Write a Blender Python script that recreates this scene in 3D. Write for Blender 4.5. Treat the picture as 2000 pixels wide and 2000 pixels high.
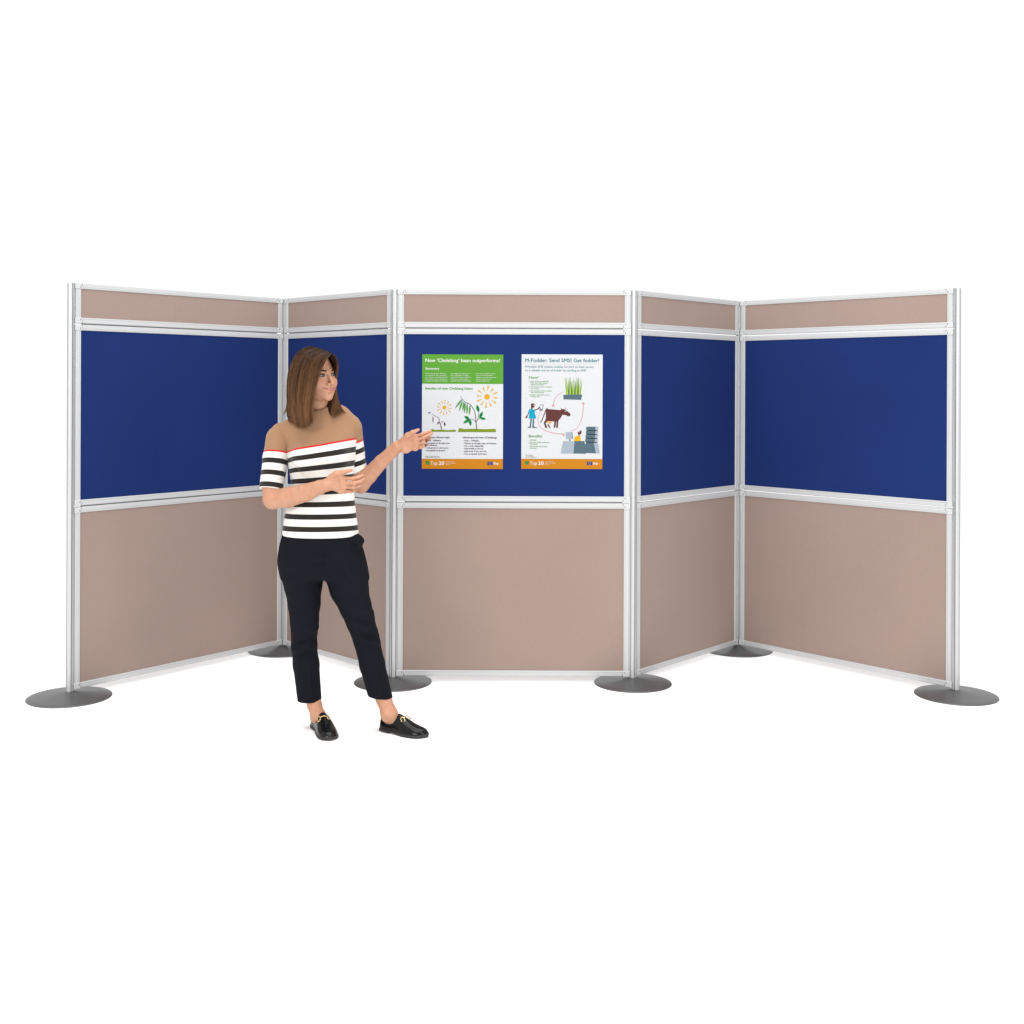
import bpy, bmesh, math, random
import numpy as np
from mathutils import Vector, Matrix

for o in list(bpy.data.objects):
    bpy.data.objects.remove(o)
scene = bpy.context.scene
C = scene.collection
R = math.radians

# ------------------------------------------------------------------ camera, light, exposure
FOC = 2300.0          # focal length in photo pixels (photo is 2000 px wide)
CAMZ = 1.54
HORZ = 751.5          # horizon row of the photograph
ROLL = 0.004
cam_d = bpy.data.cameras.new('camera')
cam = bpy.data.objects.new('camera', cam_d)
C.objects.link(cam)
cam_d.sensor_width = 36.0
cam_d.lens = 36.0 * FOC / 2000.0
cam_d.shift_y = -(1000.0 - HORZ) / 2000.0
cam_d.clip_start = 0.1
cam_d.clip_end = 500.0
cam.matrix_world = Matrix.Translation((0, 0, CAMZ)) @ Matrix.Rotation(R(90), 4, 'X') @ Matrix.Rotation(ROLL, 4, 'Z')
scene.camera = cam

world = bpy.data.worlds.new('World')
scene.world = world
world.use_nodes = True
bg = world.node_tree.nodes['Background']
bg.inputs['Color'].default_value = (1, 1, 1, 1)
bg.inputs['Strength'].default_value = 1.04

def area(name, loc, target, size, power, col=(1, 1, 1)):
    d = bpy.data.lights.new(name, 'AREA')
    d.shape = 'SQUARE'
    d.size = size
    d.energy = power
    d.color = col
    o = bpy.data.objects.new(name, d)
    C.objects.link(o)
    o.location = loc
    o.rotation_euler = (Vector(target) - Vector(loc)).to_track_quat('-Z', 'Y').to_euler()
    return o
area('key_softbox', (-3.9, -2.0, 3.5), (-0.1, 5.8, 0.9), 2.6, 260, (1.0, 0.985, 0.965))
area('side_softbox', (2.3, 2.4, 2.2), (-0.85, 5.2, 1.35), 0.9, 36, (1.0, 0.99, 0.98))
area('overhead_floor_fill', (0.0, 4.2, 6.4), (0.0, 4.2, 0.0), 6.0, 430)  # added lamp out of view, lifts the floor to clean white

scene.view_settings.view_transform = 'Standard'
scene.view_settings.look = 'None'
scene.view_settings.exposure = 0.0
scene.view_settings.gamma = 1.0
scene.view_settings.use_curve_mapping = False

def at(px, py, d):
    """photo pixel at depth d -> point in the place (camera stands at x=0, y=0)"""
    u = px - 1000.0
    v = py - HORZ
    c, s = math.cos(ROLL), math.sin(ROLL)
    uu = u * c + v * s
    vv = -u * s + v * c
    return Vector((uu * d / FOC, d, CAMZ - vv * d / FOC))

# ------------------------------------------------------------------ materials
def srgb(r, g, b):
    def f(c):
        c /= 255.0
        return c / 12.92 if c <= 0.04045 else ((c + 0.055) / 1.055) ** 2.4
    return (f(r), f(g), f(b), 1.0)

def mat(name, col, rough=0.5, metal=0.0, spec=0.5, noise=None, bump=None, sss=0.0, sheen=0.0, grain=None):
    m = bpy.data.materials.new(name)
    m.use_nodes = True
    nt = m.node_tree
    b = nt.nodes['Principled BSDF']
    b.inputs['Base Color'].default_value = tuple(col[:3]) + (1.0,)
    b.inputs['Roughness'].default_value = rough
    b.inputs['Metallic'].default_value = metal
    b.inputs['Specular IOR Level'].default_value = spec
    if sss:
        b.inputs['Subsurface Weight'].default_value = sss
        b.inputs['Subsurface Radius'].default_value = (0.012, 0.005, 0.003)
        b.inputs['Subsurface Scale'].default_value = 1.0
    if sheen:
        b.inputs['Sheen Weight'].default_value = sheen
        b.inputs['Sheen Roughness'].default_value = 0.5
    tc = nt.nodes.new('ShaderNodeTexCoord')
    if noise:
        sc, amt, stretch = noise
        mp = nt.nodes.new('ShaderNodeMapping')
        mp.inputs['Scale'].default_value = stretch
        n = nt.nodes.new('ShaderNodeTexNoise')
        n.inputs['Scale'].default_value = sc
        n.inputs['Detail'].default_value = 5
        mr = nt.nodes.new('ShaderNodeMapRange')
        mr.inputs['From Min'].default_value = 0.25
        mr.inputs['From Max'].default_value = 0.75
        mr.inputs['To Min'].default_value = 1 - amt
        mr.inputs['To Max'].default_value = 1 + amt
        mx = nt.nodes.new('ShaderNodeMix')
        mx.data_type = 'RGBA'
        mx.blend_type = 'MULTIPLY'
        mx.inputs[0].default_value = 1.0
        mx.inputs[6].default_value = tuple(col[:3]) + (1.0,)
        nt.links.new(tc.outputs['Object'], mp.inputs[0])
        nt.links.new(mp.outputs[0], n.inputs['Vector'])
        nt.links.new(n.outputs['Fac'], mr.inputs[0])
        nt.links.new(mr.outputs[0], mx.inputs[7])
        nt.links.new(mx.outputs[2], b.inputs['Base Color'])
        if grain:
            g = nt.nodes.new('ShaderNodeTexNoise'); g.inputs['Scale'].default_value = grain[0]; g.inputs['Detail'].default_value = 2
            gr = nt.nodes.new('ShaderNodeMapRange')
            gr.inputs['From Min'].default_value = 0.3; gr.inputs['From Max'].default_value = 0.7
            gr.inputs['To Min'].default_value = 1 - grain[1]; gr.inputs['To Max'].default_value = 1 + grain[1]
            gm = nt.nodes.new('ShaderNodeMix'); gm.data_type = 'RGBA'; gm.blend_type = 'MULTIPLY'; gm.inputs[0].default_value = 1.0
            nt.links.new(tc.outputs['Object'], g.inputs['Vector']); nt.links.new(g.outputs['Fac'], gr.inputs[0])
            nt.links.new(mx.outputs[2], gm.inputs[6]); nt.links.new(gr.outputs[0], gm.inputs[7]); nt.links.new(gm.outputs[2], b.inputs['Base Color'])
    if bump:
        sc, st, dist = bump
        n2 = nt.nodes.new('ShaderNodeTexNoise')
        n2.inputs['Scale'].default_value = sc
        n2.inputs['Detail'].default_value = 3
        bp = nt.nodes.new('ShaderNodeBump')
        bp.inputs['Strength'].default_value = st
        bp.inputs['Distance'].default_value = dist
        nt.links.new(tc.outputs['Object'], n2.inputs['Vector'])
        nt.links.new(n2.outputs['Fac'], bp.inputs['Height'])
        nt.links.new(bp.outputs[0], b.inputs['Normal'])
    return m

M = {}
M['floor'] = mat('white_floor', (0.965, 0.965, 0.965), 0.9, spec=0.0)
M['alu'] = mat('satin_aluminium', (0.440, 0.445, 0.450), 0.5, 0.10, 0.2)
M['pole'] = mat('pole_aluminium', (0.455, 0.46, 0.465), 0.38, 0.45, 0.3)
M['clip'] = mat('grey_plastic_clip', (0.455, 0.46, 0.465), 0.5, 0.0, 0.2)
M['dark'] = mat('dark_slot', (0.09, 0.09, 0.09), 0.6)
M['beige'] = mat('beige_loop_nylon', (0.256, 0.189, 0.162), 0.95, spec=0.1, noise=(1.6, 0.05, (1, 1, 1)), bump=(420, 0.3, 0.002), sheen=0.1, grain=(190, 0.07))
M['blue'] = mat('blue_loop_nylon', (0.0092, 0.0218, 0.101), 0.95, spec=0.06, noise=(1.4, 0.08, (1, 1, 1)), bump=(420, 0.3, 0.002), grain=(190, 0.08))
M['base'] = mat('grey_steel_base', (0.122, 0.122, 0.124), 0.42, 0.65, 0.4, noise=(5, 0.05, (1, 1, 1)))
M['gap_shade'] = mat('grey_slot_shade', (0.16, 0.16, 0.165), 0.7, spec=0.1)
M['hole'] = mat('screw_hole', (0.05, 0.05, 0.05), 0.6)

def paint(name, r, g, b):
    k = 0.545
    c = srgb(r, g, b)
    m = mat(name, (c[0] * k, c[1] * k, c[2] * k), 0.6, spec=0.10)
    return m

# ------------------------------------------------------------------ mesh helpers
def link(o, parent=None, mw=None):
    C.objects.link(o)
    if parent is not None:
        o.parent = parent
    return o

def obj_from(name, verts, faces, mats, parent=None, smooth=False, midx=None):
    me = bpy.data.meshes.new(name)
    me.from_pydata([tuple(v) for v in verts], [], [tuple(f) for f in faces])
    me.update()
    for m in (mats if isinstance(mats, (list, tuple)) else [mats]):
        me.materials.append(m)
    if smooth:
        me.polygons.foreach_set('use_smooth', [True] * len(me.polygons))
    if midx is not None:
        me.polygons.foreach_set('material_index', midx)
    o = bpy.data.objects.new(name, me)
    return link(o, parent)

def empty(name, loc):
    o = bpy.data.objects.new(name, None)
    o.empty_display_size = 0.1
    o.location = loc
    C.objects.link(o)
    return o

def tag(o, label, cat=None, group=None, kind=None):
    if label: o['label'] = label
    if cat: o['category'] = cat
    if group: o['group'] = group
    if kind: o['kind'] = kind

class MB:
    """collects simple shapes into one mesh"""
    def __init__(self):
        self.v = []; self.f = []; self.m = []
    def add(self, v, f, mi=0):
        n = len(self.v)
        self.v += [tuple(p) for p in v]
        self.f += [tuple(i + n for i in q) for q in f]
        self.m += [mi] * len(f)
    def box(self, x0, x1, y0, y1, z0, z1, mi=0, ch=0.0):
        if ch <= 0:
            v = [(x, y, z) for x in (x0, x1) for y in (y0, y1) for z in (z0, z1)]
            f = [(0, 1, 3, 2), (4, 6, 7, 5), (0, 4, 5, 1), (2, 3, 7, 6), (0, 2, 6, 4), (1, 5, 7, 3)]
            self.add(v, f, mi)
        else:
            bm = bmesh.new()
            bmesh.ops.create_cube(bm, size=1.0)
            for p in bm.verts:
                p.co = Vector(((x0 + x1) / 2 + p.co.x * (x1 - x0), (y0 + y1) / 2 + p.co.y * (y1 - y0), (z0 + z1) / 2 + p.co.z * (z1 - z0)))
            bmesh.ops.bevel(bm, geom=bm.edges[:], offset=ch, segments=1, affect='EDGES')
            bm.verts.index_update()
            self.add([p.co[:] for p in bm.verts], [[p.index for p in q.verts] for q in bm.faces], mi)
            bm.free()
    def extrude(self, prof, a, b, axis, mi=0):
        """closed 2-D profile [(p,q)] swept from a to b along axis ('X' or 'Z')"""
        n = len(prof)
        if axis == 'X':
            v = [(a, q, p) for p, q in prof] + [(b, q, p) for p, q in prof]
        else:
            v = [(p, q, a) for p, q in prof] + [(p, q, b) for p, q in prof]
        f = [(i, (i + 1) % n, n + (i + 1) % n, n + i) for i in range(n)]
        f += [tuple(range(n - 1, -1, -1)), tuple(range(n, 2 * n))]
        self.add(v, f, mi)
    def tube(self, pts, rad, n=6, mi=0):
        pts = [Vector(p) for p in pts]
        k = len(pts)
        rads = rad if isinstance(rad, (list, tuple)) else [rad] * k
        t0 = (pts[1] - pts[0]).normalized()
        up = Vector((0, 0, 1)) if abs(t0.z) < 0.9 else Vector((1, 0, 0))
        u = t0.cross(up).normalized()
        v = []
        for i, p in enumerate(pts):
            t = (pts[min(i + 1, k - 1)] - pts[max(i - 1, 0)]).normalized()
            u = (u - t * u.dot(t)).normalized()
            w = t.cross(u)
            for j in range(n):
                a = 2 * math.pi * j / n
                v.append(p + (u * math.cos(a) + w * math.sin(a)) * rads[i])
        f = []
        for i in range(k - 1):
            for j in range(n):
                f.append((i * n + j, i * n + (j + 1) % n, (i + 1) * n + (j + 1) % n, (i + 1) * n + j))
        f += [tuple(range(n - 1, -1, -1)), tuple((k - 1) * n + j for j in range(n))]
        self.add(v, f, mi)
    def build(self, name, mats, parent=None, smooth=False):
        bm = bmesh.new()
        me = bpy.data.meshes.new(name)
        me.from_pydata(self.v, [], self.f)
        for m in (mats if isinstance(mats, (list, tuple)) else [mats]):
            me.materials.append(m)
        me.polygons.foreach_set('material_index', self.m)
        bm.from_mesh(me)
        bmesh.ops.recalc_face_normals(bm, faces=bm.faces[:])
        bm.to_mesh(me)
        bm.free()
        if smooth:
            me.polygons.foreach_set('use_smooth', [True] * len(me.polygons))
        me.update()
        return link(bpy.data.objects.new(name, me), parent)

def share(src, parent, loc=None, rot=None):
    c = src.copy()
    C.objects.link(c)
    c.parent = parent
    if loc is not None: c.location = loc
    if rot is not None: c.rotation_euler = rot
    return c

# ------------------------------------------------------------------ setting
fl = obj_from('floor', [(-90, -30, 0), (90, -30, 0), (90, 220, 0), (-90, 220, 0)], [(0, 1, 2, 3)], M['floor'])
fl['kind'] = 'structure'

# ------------------------------------------------------------------ display stand
POLE_BOT, POLE_TOP = 0.030, 2.0285
def depth(h): return FOC * 2.004 / h
poles_px = [(137, 799), (554, 676), (769, 757), (1237.5, 757), (1442, 671), (1869, 785)]
POLES = []
for px, h in poles_px:
    d = depth(h)
    p = at(px, 950, d)
    POLES.append(Vector((p.x, p.y, 0)))

stand = empty('display_stand', (0, 6.1, 0))
tag(stand, 'zigzag folding display stand of blue and beige panels in silver frames on round feet', 'display stand')

def local(p): return Vector((p.x, p.y - 6.1, p.z))

# pole: grooved extrusion
prof = []
RP = 0.0165
for k in range(4):
    a0 = k * math.pi / 2
    for s, r in ((-0.17, RP), (-0.15, RP - 0.0075), (0.15, RP - 0.0075), (0.17, RP)):
        prof.append((r * math.cos(a0 + s), r * math.sin(a0 + s)))
    for q in (0.30, 0.48, 0.66, 0.84, 1.02, 1.20, 1.36):
        prof.append((RP * math.cos(a0 + q), RP * math.sin(a0 + q)))
pm = MB()
pm.extrude(prof, POLE_BOT, POLE_TOP, 'Z')
pole0 = pm.build('support_pole', M['pole'], stand)
# base plate: shallow spun cone
bv, bf = [], []
ringr = [(0.200, 0.0005), (0.2005, 0.0025), (0.199, 0.0042), (0.16, 0.0085), (0.12, 0.0135), (0.08, 0.0190), (0.045, 0.0245), (0.024, 0.0290), (0.0, 0.0300)]
NS = 96
for r, z in ringr:
    for j in range(NS):
        a = 2 * math.pi * j / NS
        bv.append((r * math.cos(a), r * math.sin(a), z))
for i in range(len(ringr) - 1):
    for j in range(NS):
        bf.append((i * NS + j, i * NS + (j + 1) % NS, (i + 1) * NS + (j + 1) % NS, (i + 1) * NS + j))
base0 = obj_from('base_plate', bv, bf, M['base'], pole0, smooth=True)
hm = MB()
hm.tube([(0, 0, 0), (0, -0.0012, 0)], 0.0024, 8)
hole0 = hm.build('screw_hole', M['hole'], None)
C.objects.unlink(hole0)
cm = MB()
cm.tube([(0, 0, 0), (0, 0, 0.0025)], [0.0155, 0.0145], 20)
cap0 = cm.build('pole_cap', M['clip'], pole0)
cap0.location = (0, 0, POLE_TOP)
ROWS = [(0.036, 0.930), (0.936, 1.828), (1.834, 2.033)]      # lower board, middle board, header
def turn(i):
    # poles face the way that splits the angle between their two panels
    a = POLES[i] - POLES[max(i - 1, 0)]
    b = POLES[min(i + 1, 5)] - POLES[i]
    dv = a.normalized() + b.normalized() if 0 < i < 5 else (b if i == 0 else a)
    return math.atan2(dv.y, dv.x)
for i, p in enumerate(POLES):
    if i == 0:
        po, bp_, cp_ = pole0, base0, cap0
    else:
        po = share(pole0, stand); bp_ = share(base0, po); cp_ = share(cap0, po)
    po.location = local(p)
    po.rotation_euler = (0, 0, turn(i))
    for z in (0.055, 0.31, 0.62, 0.905, 0.960, 1.24, 1.53, 1.805, 1.855, 2.012):
        h = share(hole0, po, (0.0, -RP + 0.0072, z))

# rails: stepped extrusion (p across the rail, q towards the viewer is -)
W = 0.0285
HW = W / 2
rprof = [(-HW, -0.0075), (-HW + 0.003, -0.0105), (HW - 0.0085, -0.0105), (HW - 0.0075, -0.0092), (HW - 0.0065, -0.0105), (HW - 0.002, -0.0105), (HW, -0.0085),
         (HW, 0.0085), (HW - 0.002, 0.0105), (-HW + 0.003, 0.0105), (-HW, 0.0075)]
clip_mesh = {}
def clip():
    b = MB()
    # origin at the panel's outer corner; x inwards along the rail, z inwards along the stile
    b.box(-0.0045, 0.0325, -0.0128, 0.0128, 0.0, 0.029, 0, 0.0016)
    b.box(0.0225, 0.0255, -0.0136, -0.0120, 0.014, 0.0235, 1)
    b.box(0.0315, 0.0345, -0.0118, -0.0098, 0.003, 0.013, 1)
    b.box(0.0065, 0.0080, -0.0134, -0.0120, 0.002, 0.027, 0)
    return b
clip0 = clip().build('corner_clip', [M['clip'], M['dark']], None)
C.objects.unlink(clip0)

for bay in range(5):
    A, B = POLES[bay], POLES[bay + 1]
    L = (B - A).length
    ang = math.atan2((B - A).y, (B - A).x)
    gap = RP + 0.0052
    w = L - 2 * gap
    first = {}
    for row, (z0, z1) in enumerate(ROWS):
        hgt = z1 - z0
        fm = MB()
        fm.box(HW + 0.004, w - HW - 0.004, -0.0058, 0.0058, HW + 0.004, hgt - HW - 0.004)
        panel = fm.build('display_panel', M['blue'] if row == 1 else M['beige'], stand)
        off = Vector((math.cos(ang), math.sin(ang), 0)) * gap
        panel.location = local(A) + off + Vector((0, 0, z0))
        panel.rotation_euler = (0, 0, ang)
        panel['label'] = ('blue' if row == 1 else 'beige') + (' fabric board', ' fabric board', ' fabric header strip')[row]
        # frame
        for k in range(2):
            rm = MB()
            pr = [(p if k == 0 else -p, q) for p, q in rprof]
            zc = HW if k == 0 else hgt - HW
            rm.extrude([(p + zc, q) for p, q in pr], W + 0.0004, w - W - 0.0004, 'X')
            rm.build('frame_rail', M['alu'], panel)
        for k in range(2):
            sm_ = MB()
            xc = HW if k == 0 else w - HW
            pr = [((p if k == 0 else -p) + xc, q) for p, q in rprof]
            sm_.extrude(pr, 0.0, hgt, 'Z')
            sm_.build('frame_stile', M['alu'], panel)
            js = MB()
            xa, xb = (-0.0062, -0.0002) if k == 0 else (w + 0.0002, w + 0.0062)
            js.box(xa, xb, -0.0035, 0.0035, 0.0005, hgt - 0.0005)
            js.build('joint_strip', M['pole'], panel)
        if row < 2 and bay < 3:          # dark strip painting in the shade of the slot between two boards
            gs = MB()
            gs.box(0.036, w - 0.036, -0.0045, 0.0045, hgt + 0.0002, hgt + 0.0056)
            gs.build('slot_shade', M['gap_shade'], panel)
        for cx in (0, 1):
            for cz in (0, 1):
                c = share(clip0, panel, (w * cx, 0, hgt * cz))
                # mirrored by turning, so the plate keeps its front
                if cx and cz: c.scale = (-1, 1, -1)
                elif cx: c.scale = (-1, 1, 1)
                elif cz: c.scale = (1, 1, -1)

# ------------------------------------------------------------------ posters (flat print on real sheets)
# drawn in units of the sheet: x 117..883 (or 1053..1821), y 106..1188, laid out like the print
INK = {}
def ink(name, r, g, b):
    if name not in INK:
        INK[name] = paint('ink_' + name, r, g, b)
    return INK[name]
PW = 0.4185
ZS = PW / 766.0
from mathutils.geometry import tessellate_polygon
class Sheet:
    def __init__(self, root, x0, y0):
        self.root = root; self.x0 = x0; self.y0 = y0
    def m(self, x, y, layer):
        return ((x - self.x0 - 383) * ZS, -0.0006 - 0.00035 * layer, (541 - (y - self.y0)) * ZS)
    def polys(self, name, lst, material, layer=1, split=False):
        """lst of point lists -> one printed part (or one part for each outline)"""
        if split:
            return [self.polys(name, [p], material, layer + 0.09 * (k % 6)) for k, p in enumerate(lst)]
        V, F = [], []
        for k, pts in enumerate(lst):
            n = len(V)
            co = [Vector(self.m(x, y, layer + 0.09 * (k % 6))) for x, y in pts]
            flat = [Vector((c.x, c.z, 0)) for c in co]
            V += co
            for tri in tessellate_polygon([flat]):
                a, b, c = tri
                if (flat[b] - flat[a]).cross(flat[c] - flat[a]).z < 0:
                    b, c = c, b
                F.append((n + a, n + b, n + c))
        return obj_from(name, V, F, material, self.root)
    def text(self, name, lines, material, bold=0.0, layer=2):
        """lines: (string, x0, x1, baseline y, cap size in sheet units)"""
        V, F = [], []
        for s, xa, xb, yb, size in lines:
            cu = bpy.data.curves.new('t', 'FONT')
            cu.body = s
            cu.size = 1.0
            cu.resolution_u = 3
            to = bpy.data.objects.new('t', cu)
            me = bpy.data.meshes.new_from_object(to)
            co = np.zeros(len(me.vertices) * 3)
            me.vertices.foreach_get('co', co)
            co = co.reshape(-1, 3)
            xmin, xmax = co[:, 0].min(), co[:, 0].max()
            sx = (xb - xa) / (xmax - xmin)
            n = len(V)
            for q, (dx, dy) in enumerate([(0, 0)] if not bold else [(-bold, 0), (bold, 0), (0, bold * .6), (0, -bold * .6)]):
                n = len(V)
                for c in co:
                    V.append(self.m(xa + (c[0] - xmin) * sx + dx * size * 1.38, yb - (c[1] + dy) * size * 1.38, layer + 0.08 * q))
                for p in me.polygons:
                    F.append([n + i for i in p.vertices])
            bpy.data.meshes.remove(me); bpy.data.objects.remove(to); bpy.data.curves.remove(cu)
        bm = bmesh.new()
        vs = [bm.verts.new(v) for v in V]
        for f in F:
            try: bm.faces.new([vs[i] for i in f])
            except ValueError: pass
        for f in bm.faces:
            f.normal_update()
            if f.normal.y > 0: f.normal_flip()
        me = bpy.data.meshes.new(name)
        bm.to_mesh(me); bm.free()
        me.materials.append(material)
        return link(bpy.data.objects.new(name, me), self.root)

def rect(x0, x1, y0, y1): return [(x0, y0), (x1, y0), (x1, y1), (x0, y1)]
def disc(cx, cy, r, n=24, ry=None):
    ry = ry or r
    return [(cx + r * math.cos(2 * math.pi * k / n), cy + ry * math.sin(2 * math.pi * k / n)) for k in range(n)]
def spline(pts, n=8):
    P = [np.array(p, float) for p in pts]
    P = [2 * P[0] - P[1]] + P + [2 * P[-1] - P[-2]]
    out = []
    for i in range(1, len(P) - 2):
        for k in range(n):
            t = k / n
            a, b, c, d = P[i - 1], P[i], P[i + 1], P[i + 2]
            out.append(0.5 * (2 * b + (c - a) * t + (2 * a - 5 * b + 4 * c - d) * t * t + (3 * b - a - 3 * c + d) * t ** 3))
    out.append(P[-2])
    return out
def stroke(pts, w0, w1=None, smooth=True):
    """quads along a curved line"""
    w1 = w0 if w1 is None else w1
    q = spline(pts) if smooth else [np.array(p, float) for p in pts]
    L, Rr = [], []
    for i, p in enumerate(q):
        t = q[min(i + 1, len(q) - 1)] - q[max(i - 1, 0)]
        t = t / (np.linalg.norm(t) + 1e-9)
        w = (w0 + (w1 - w0) * i / (len(q) - 1)) / 2
        n = np.array([-t[1], t[0]]) * w
        L.append(tuple(p + n)); Rr.append(tuple(p - n))
    return L + Rr[::-1]
def leaf(x0, y0, x1, y1, w):
    a, b = np.array([x0, y0], float), np.array([x1, y1], float)
    d = b - a; n = np.array([-d[1], d[0]]) / np.linalg.norm(d) * w / 2
    prof = [(0, 0), (.12, .5), (.3, .9), (.5, 1), (.7, .8), (.88, .38), (1, 0)]
    return [tuple(a + d * t + n * s) for t, s in prof] + [tuple(a + d * t - n * s) for t, s in prof[-2:0:-1]]
def sun(cx, cy, r, r0, r1, w, rot):
    out = [disc(cx, cy, r)]
    for k in range(12):
        a = rot + k * math.pi / 6
        e = r1 * (1.0 if k % 2 else 0.92)
        ca, sa = math.cos(a), math.sin(a)
        out.append([(cx + r0 * ca, cy + r0 * sa), (cx + e * ca - w * sa, cy + e * sa + w * ca), (cx + e * ca + w * sa, cy + e * sa - w * ca)])
    return out

white = ink('white', 250, 250, 248); paper = ink('paper', 232, 234, 237)
green = ink('green', 100, 170, 58); orange = ink('orange', 214, 138, 26); purple = ink('purple', 84, 44, 92)
sung = ink('sun', 236, 176, 34); leafg = ink('leaf', 0, 134, 58); soil = ink('soil', 132, 152, 40); stem = ink('stem', 84, 72, 30)
brown = ink('brown', 104, 58, 54); teal = ink('teal', 66, 138, 144); slate = ink('slate', 92, 116, 128); pale = ink('pale', 176, 188, 200)
red = ink('arrow', 222, 96, 72); cyan = ink('cyan', 0, 172, 206); yellow = ink('yellow', 240, 184, 20); black = ink('black', 22, 22, 26)
txtg = ink('textgreen', 84, 166, 44); eu = ink('eublue', 40, 62, 140); eust = ink('eustar', 236, 210, 70); udder = ink('udder', 240, 184, 110)
mint = ink('mint', 60, 180, 110); steel = ink('steel', 130, 136, 142); pod = ink('pod', 138, 200, 52); greyline = ink('line', 200, 206, 210)

BOARD_Y = min(POLES[2].y, POLES[3].y)
def board_y(x):
    a, b = POLES[2], POLES[3]
    return a.y + (b.y - a.y) * (x - a.x) / (b.x - a.x)
def make_sheet(px, py, label):
    d = BOARD_Y
    c = at(px, py, d)
    s = MB()
    s.box(-PW / 2, PW / 2, -0.0005, 0.0005, -541 * ZS, 541 * ZS)
    o = s.build('poster', paper, None)
    ang = math.atan2((POLES[3] - POLES[2]).y, (POLES[3] - POLES[2]).x)
    o.location = (c.x, board_y(c.x) - 0.0066, c.z)
    o.rotation_euler = (0, 0, ang)
    tag(o, label, 'poster')
    return o

def footer(S, ox):
    S.polys('footer_band', [rect(ox, ox + 766, 1093, 1188)], orange, 1)
    S.text('footer_title', [('Top', ox + 82, ox + 148, 1150, 34)], white, 0.0)
    S.text('footer_number', [('20', ox + 160, ox + 211, 1150, 34)], white, 0.018)
    S.text('footer_text', [('Innovations from', ox + 227, ox + 308, 1123, 7.5), ('Kenya\'s Smallholder', ox + 227, ox + 325, 1137, 7.5), ('Farmers', ox + 227, ox + 268, 1150, 7.5)], white)
    S.polys('emblem', [[(ox + 30, 1118), (ox + 45, 1116), (ox + 70, 1118), (ox + 70, 1150), (ox + 38, 1150), (ox + 42, 1136)]], leafg, 2)
    S.polys('emblem_leaf', [leaf(ox + 44, 1138, ox + 64, 1122, 9), [(ox + 44, 1143), (ox + 67, 1139), (ox + 67, 1147), (ox + 42, 1148)]], mint, 3)
    S.polys('flag', [rect(ox + 620, ox + 669, 1119, 1152)], eu, 2)
    S.polys('flag_stars', [disc(ox + 644.5 + 10.5 * math.cos(k * math.pi / 6), 1135.5 + 10.5 * math.sin(k * math.pi / 6), 2.2, 5) for k in range(12)], eust, 3)
    S.text('footer_logo', [('ibp', ox + 680, ox + 727, 1144, 23)], white, 0.02)
    S.polys('footer_rule', [rect(ox + 738, ox + 739.5, 1118, 1153)], ink('rulepale', 236, 190, 120), 2)

p1 = make_sheet(903.5, 804, 'poster with green top band and bean plant drawings pinned on blue panel')
S = Sheet(p1, 117, 106)
S.polys('header_band', [rect(117, 883, 106, 384)], green, 1)
S.text('headline', [('New \u2018Chelelang\u2019 bean outperforms!', 148, 850, 178, 34)], white, 0.018)
S.polys('header_rule', [rect(148, 850, 199, 200.2)], ink('rulegreen', 140, 196, 104), 2)
S.text('summary_title', [('Summary', 148, 278, 250, 22)], white, 0.018)
cols = [(148, ['Although large parts of Kenya', 'are suitable for bean cultivation,', 'the country is a net bean importer.', 'Poor yields, and low tolerance to', 'drought and pests and diseases'], [192, 202, 214, 206, 206]),
        (387, ['have triggered innovation in', 'bean production. Through', 'farmer initiated bean selection,', 'researchers improved their', 'understanding of which beans'], [178, 166, 194, 170, 193]),
        (626, ['were most suitable for which', 'areas and more farmers', 'adopted the superior varieties', 'and were able to scale', 'up bean cultivation'], [182, 155, 191, 145, 122])]
for x, ls, ws in cols:
    S.text('summary_text', [(s, x, x + wd, 291 + 17.3 * k, 9.6) for k, (s, wd) in enumerate(zip(ls, ws))], white)
S.text('benefits_title', [('Benefits of new Chelelang beans', 148, 594, 438, 23)], txtg, 0.024)
S.polys('large_sun', sun(731, 506, 27, 42, 104, 8, R(6)), sung, 1)
S.polys('small_sun', sun(328, 608, 19, 30, 72, 5.5, R(6)), sung, 1)
def soil_strip(x0, x1, yt, yb):
    top = spline([(x0, yb - 4), (x0 + 6, yt + 6), (x0 + 25, yt), (x0 + 55, yt + 8), (x0 + (x1 - x0) * .4, yt + 5), (x0 + (x1 - x0) * .7, yt + 9), (x1 - 20, yt + 5), (x1, yt + 9)], 4)
    return [tuple(p) for p in top] + [(x1, yb), (x0, yb)]
S.polys('soil_strip', [soil_strip(193, 438, 813, 838)], soil, 1)
S.polys('soil_strip', [soil_strip(459, 816, 803, 840)], soil, 1)
S.polys('bean_stem', [stroke([(636, 812), (628, 750), (622, 690), (614, 645), (590, 600), (565, 575), (528, 558), (498, 530), (484, 500)], 8, 3.5),
                      stroke([(628, 748), (600, 722), (565, 716)], 5, 3), stroke([(628, 748), (642, 725), (668, 705)], 5, 3), stroke([(643, 722), (650, 690), (654, 640)], 5, 3)], stem, 2)
S.polys('bean_leaf', [leaf(654, 652, 634, 580, 30), leaf(660, 710, 690, 645, 28), leaf(664, 706, 722, 716, 24), leaf(566, 718, 516, 690, 30), leaf(566, 722, 506, 756, 26), leaf(566, 716, 580, 782, 28)], leafg, 1, True)
pods = [(494, 528, 430, 616, 17), (500, 540, 466, 646, 17), (512, 552, 500, 642, 13), (524, 558, 516, 666, 17), (544, 566, 540, 672, 17), (572, 580, 562, 684, 17)]
S.polys('bean_pod', [leaf(a, b, c, d, w) for a, b, c, d, w in pods], leafg, 1, True)
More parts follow.
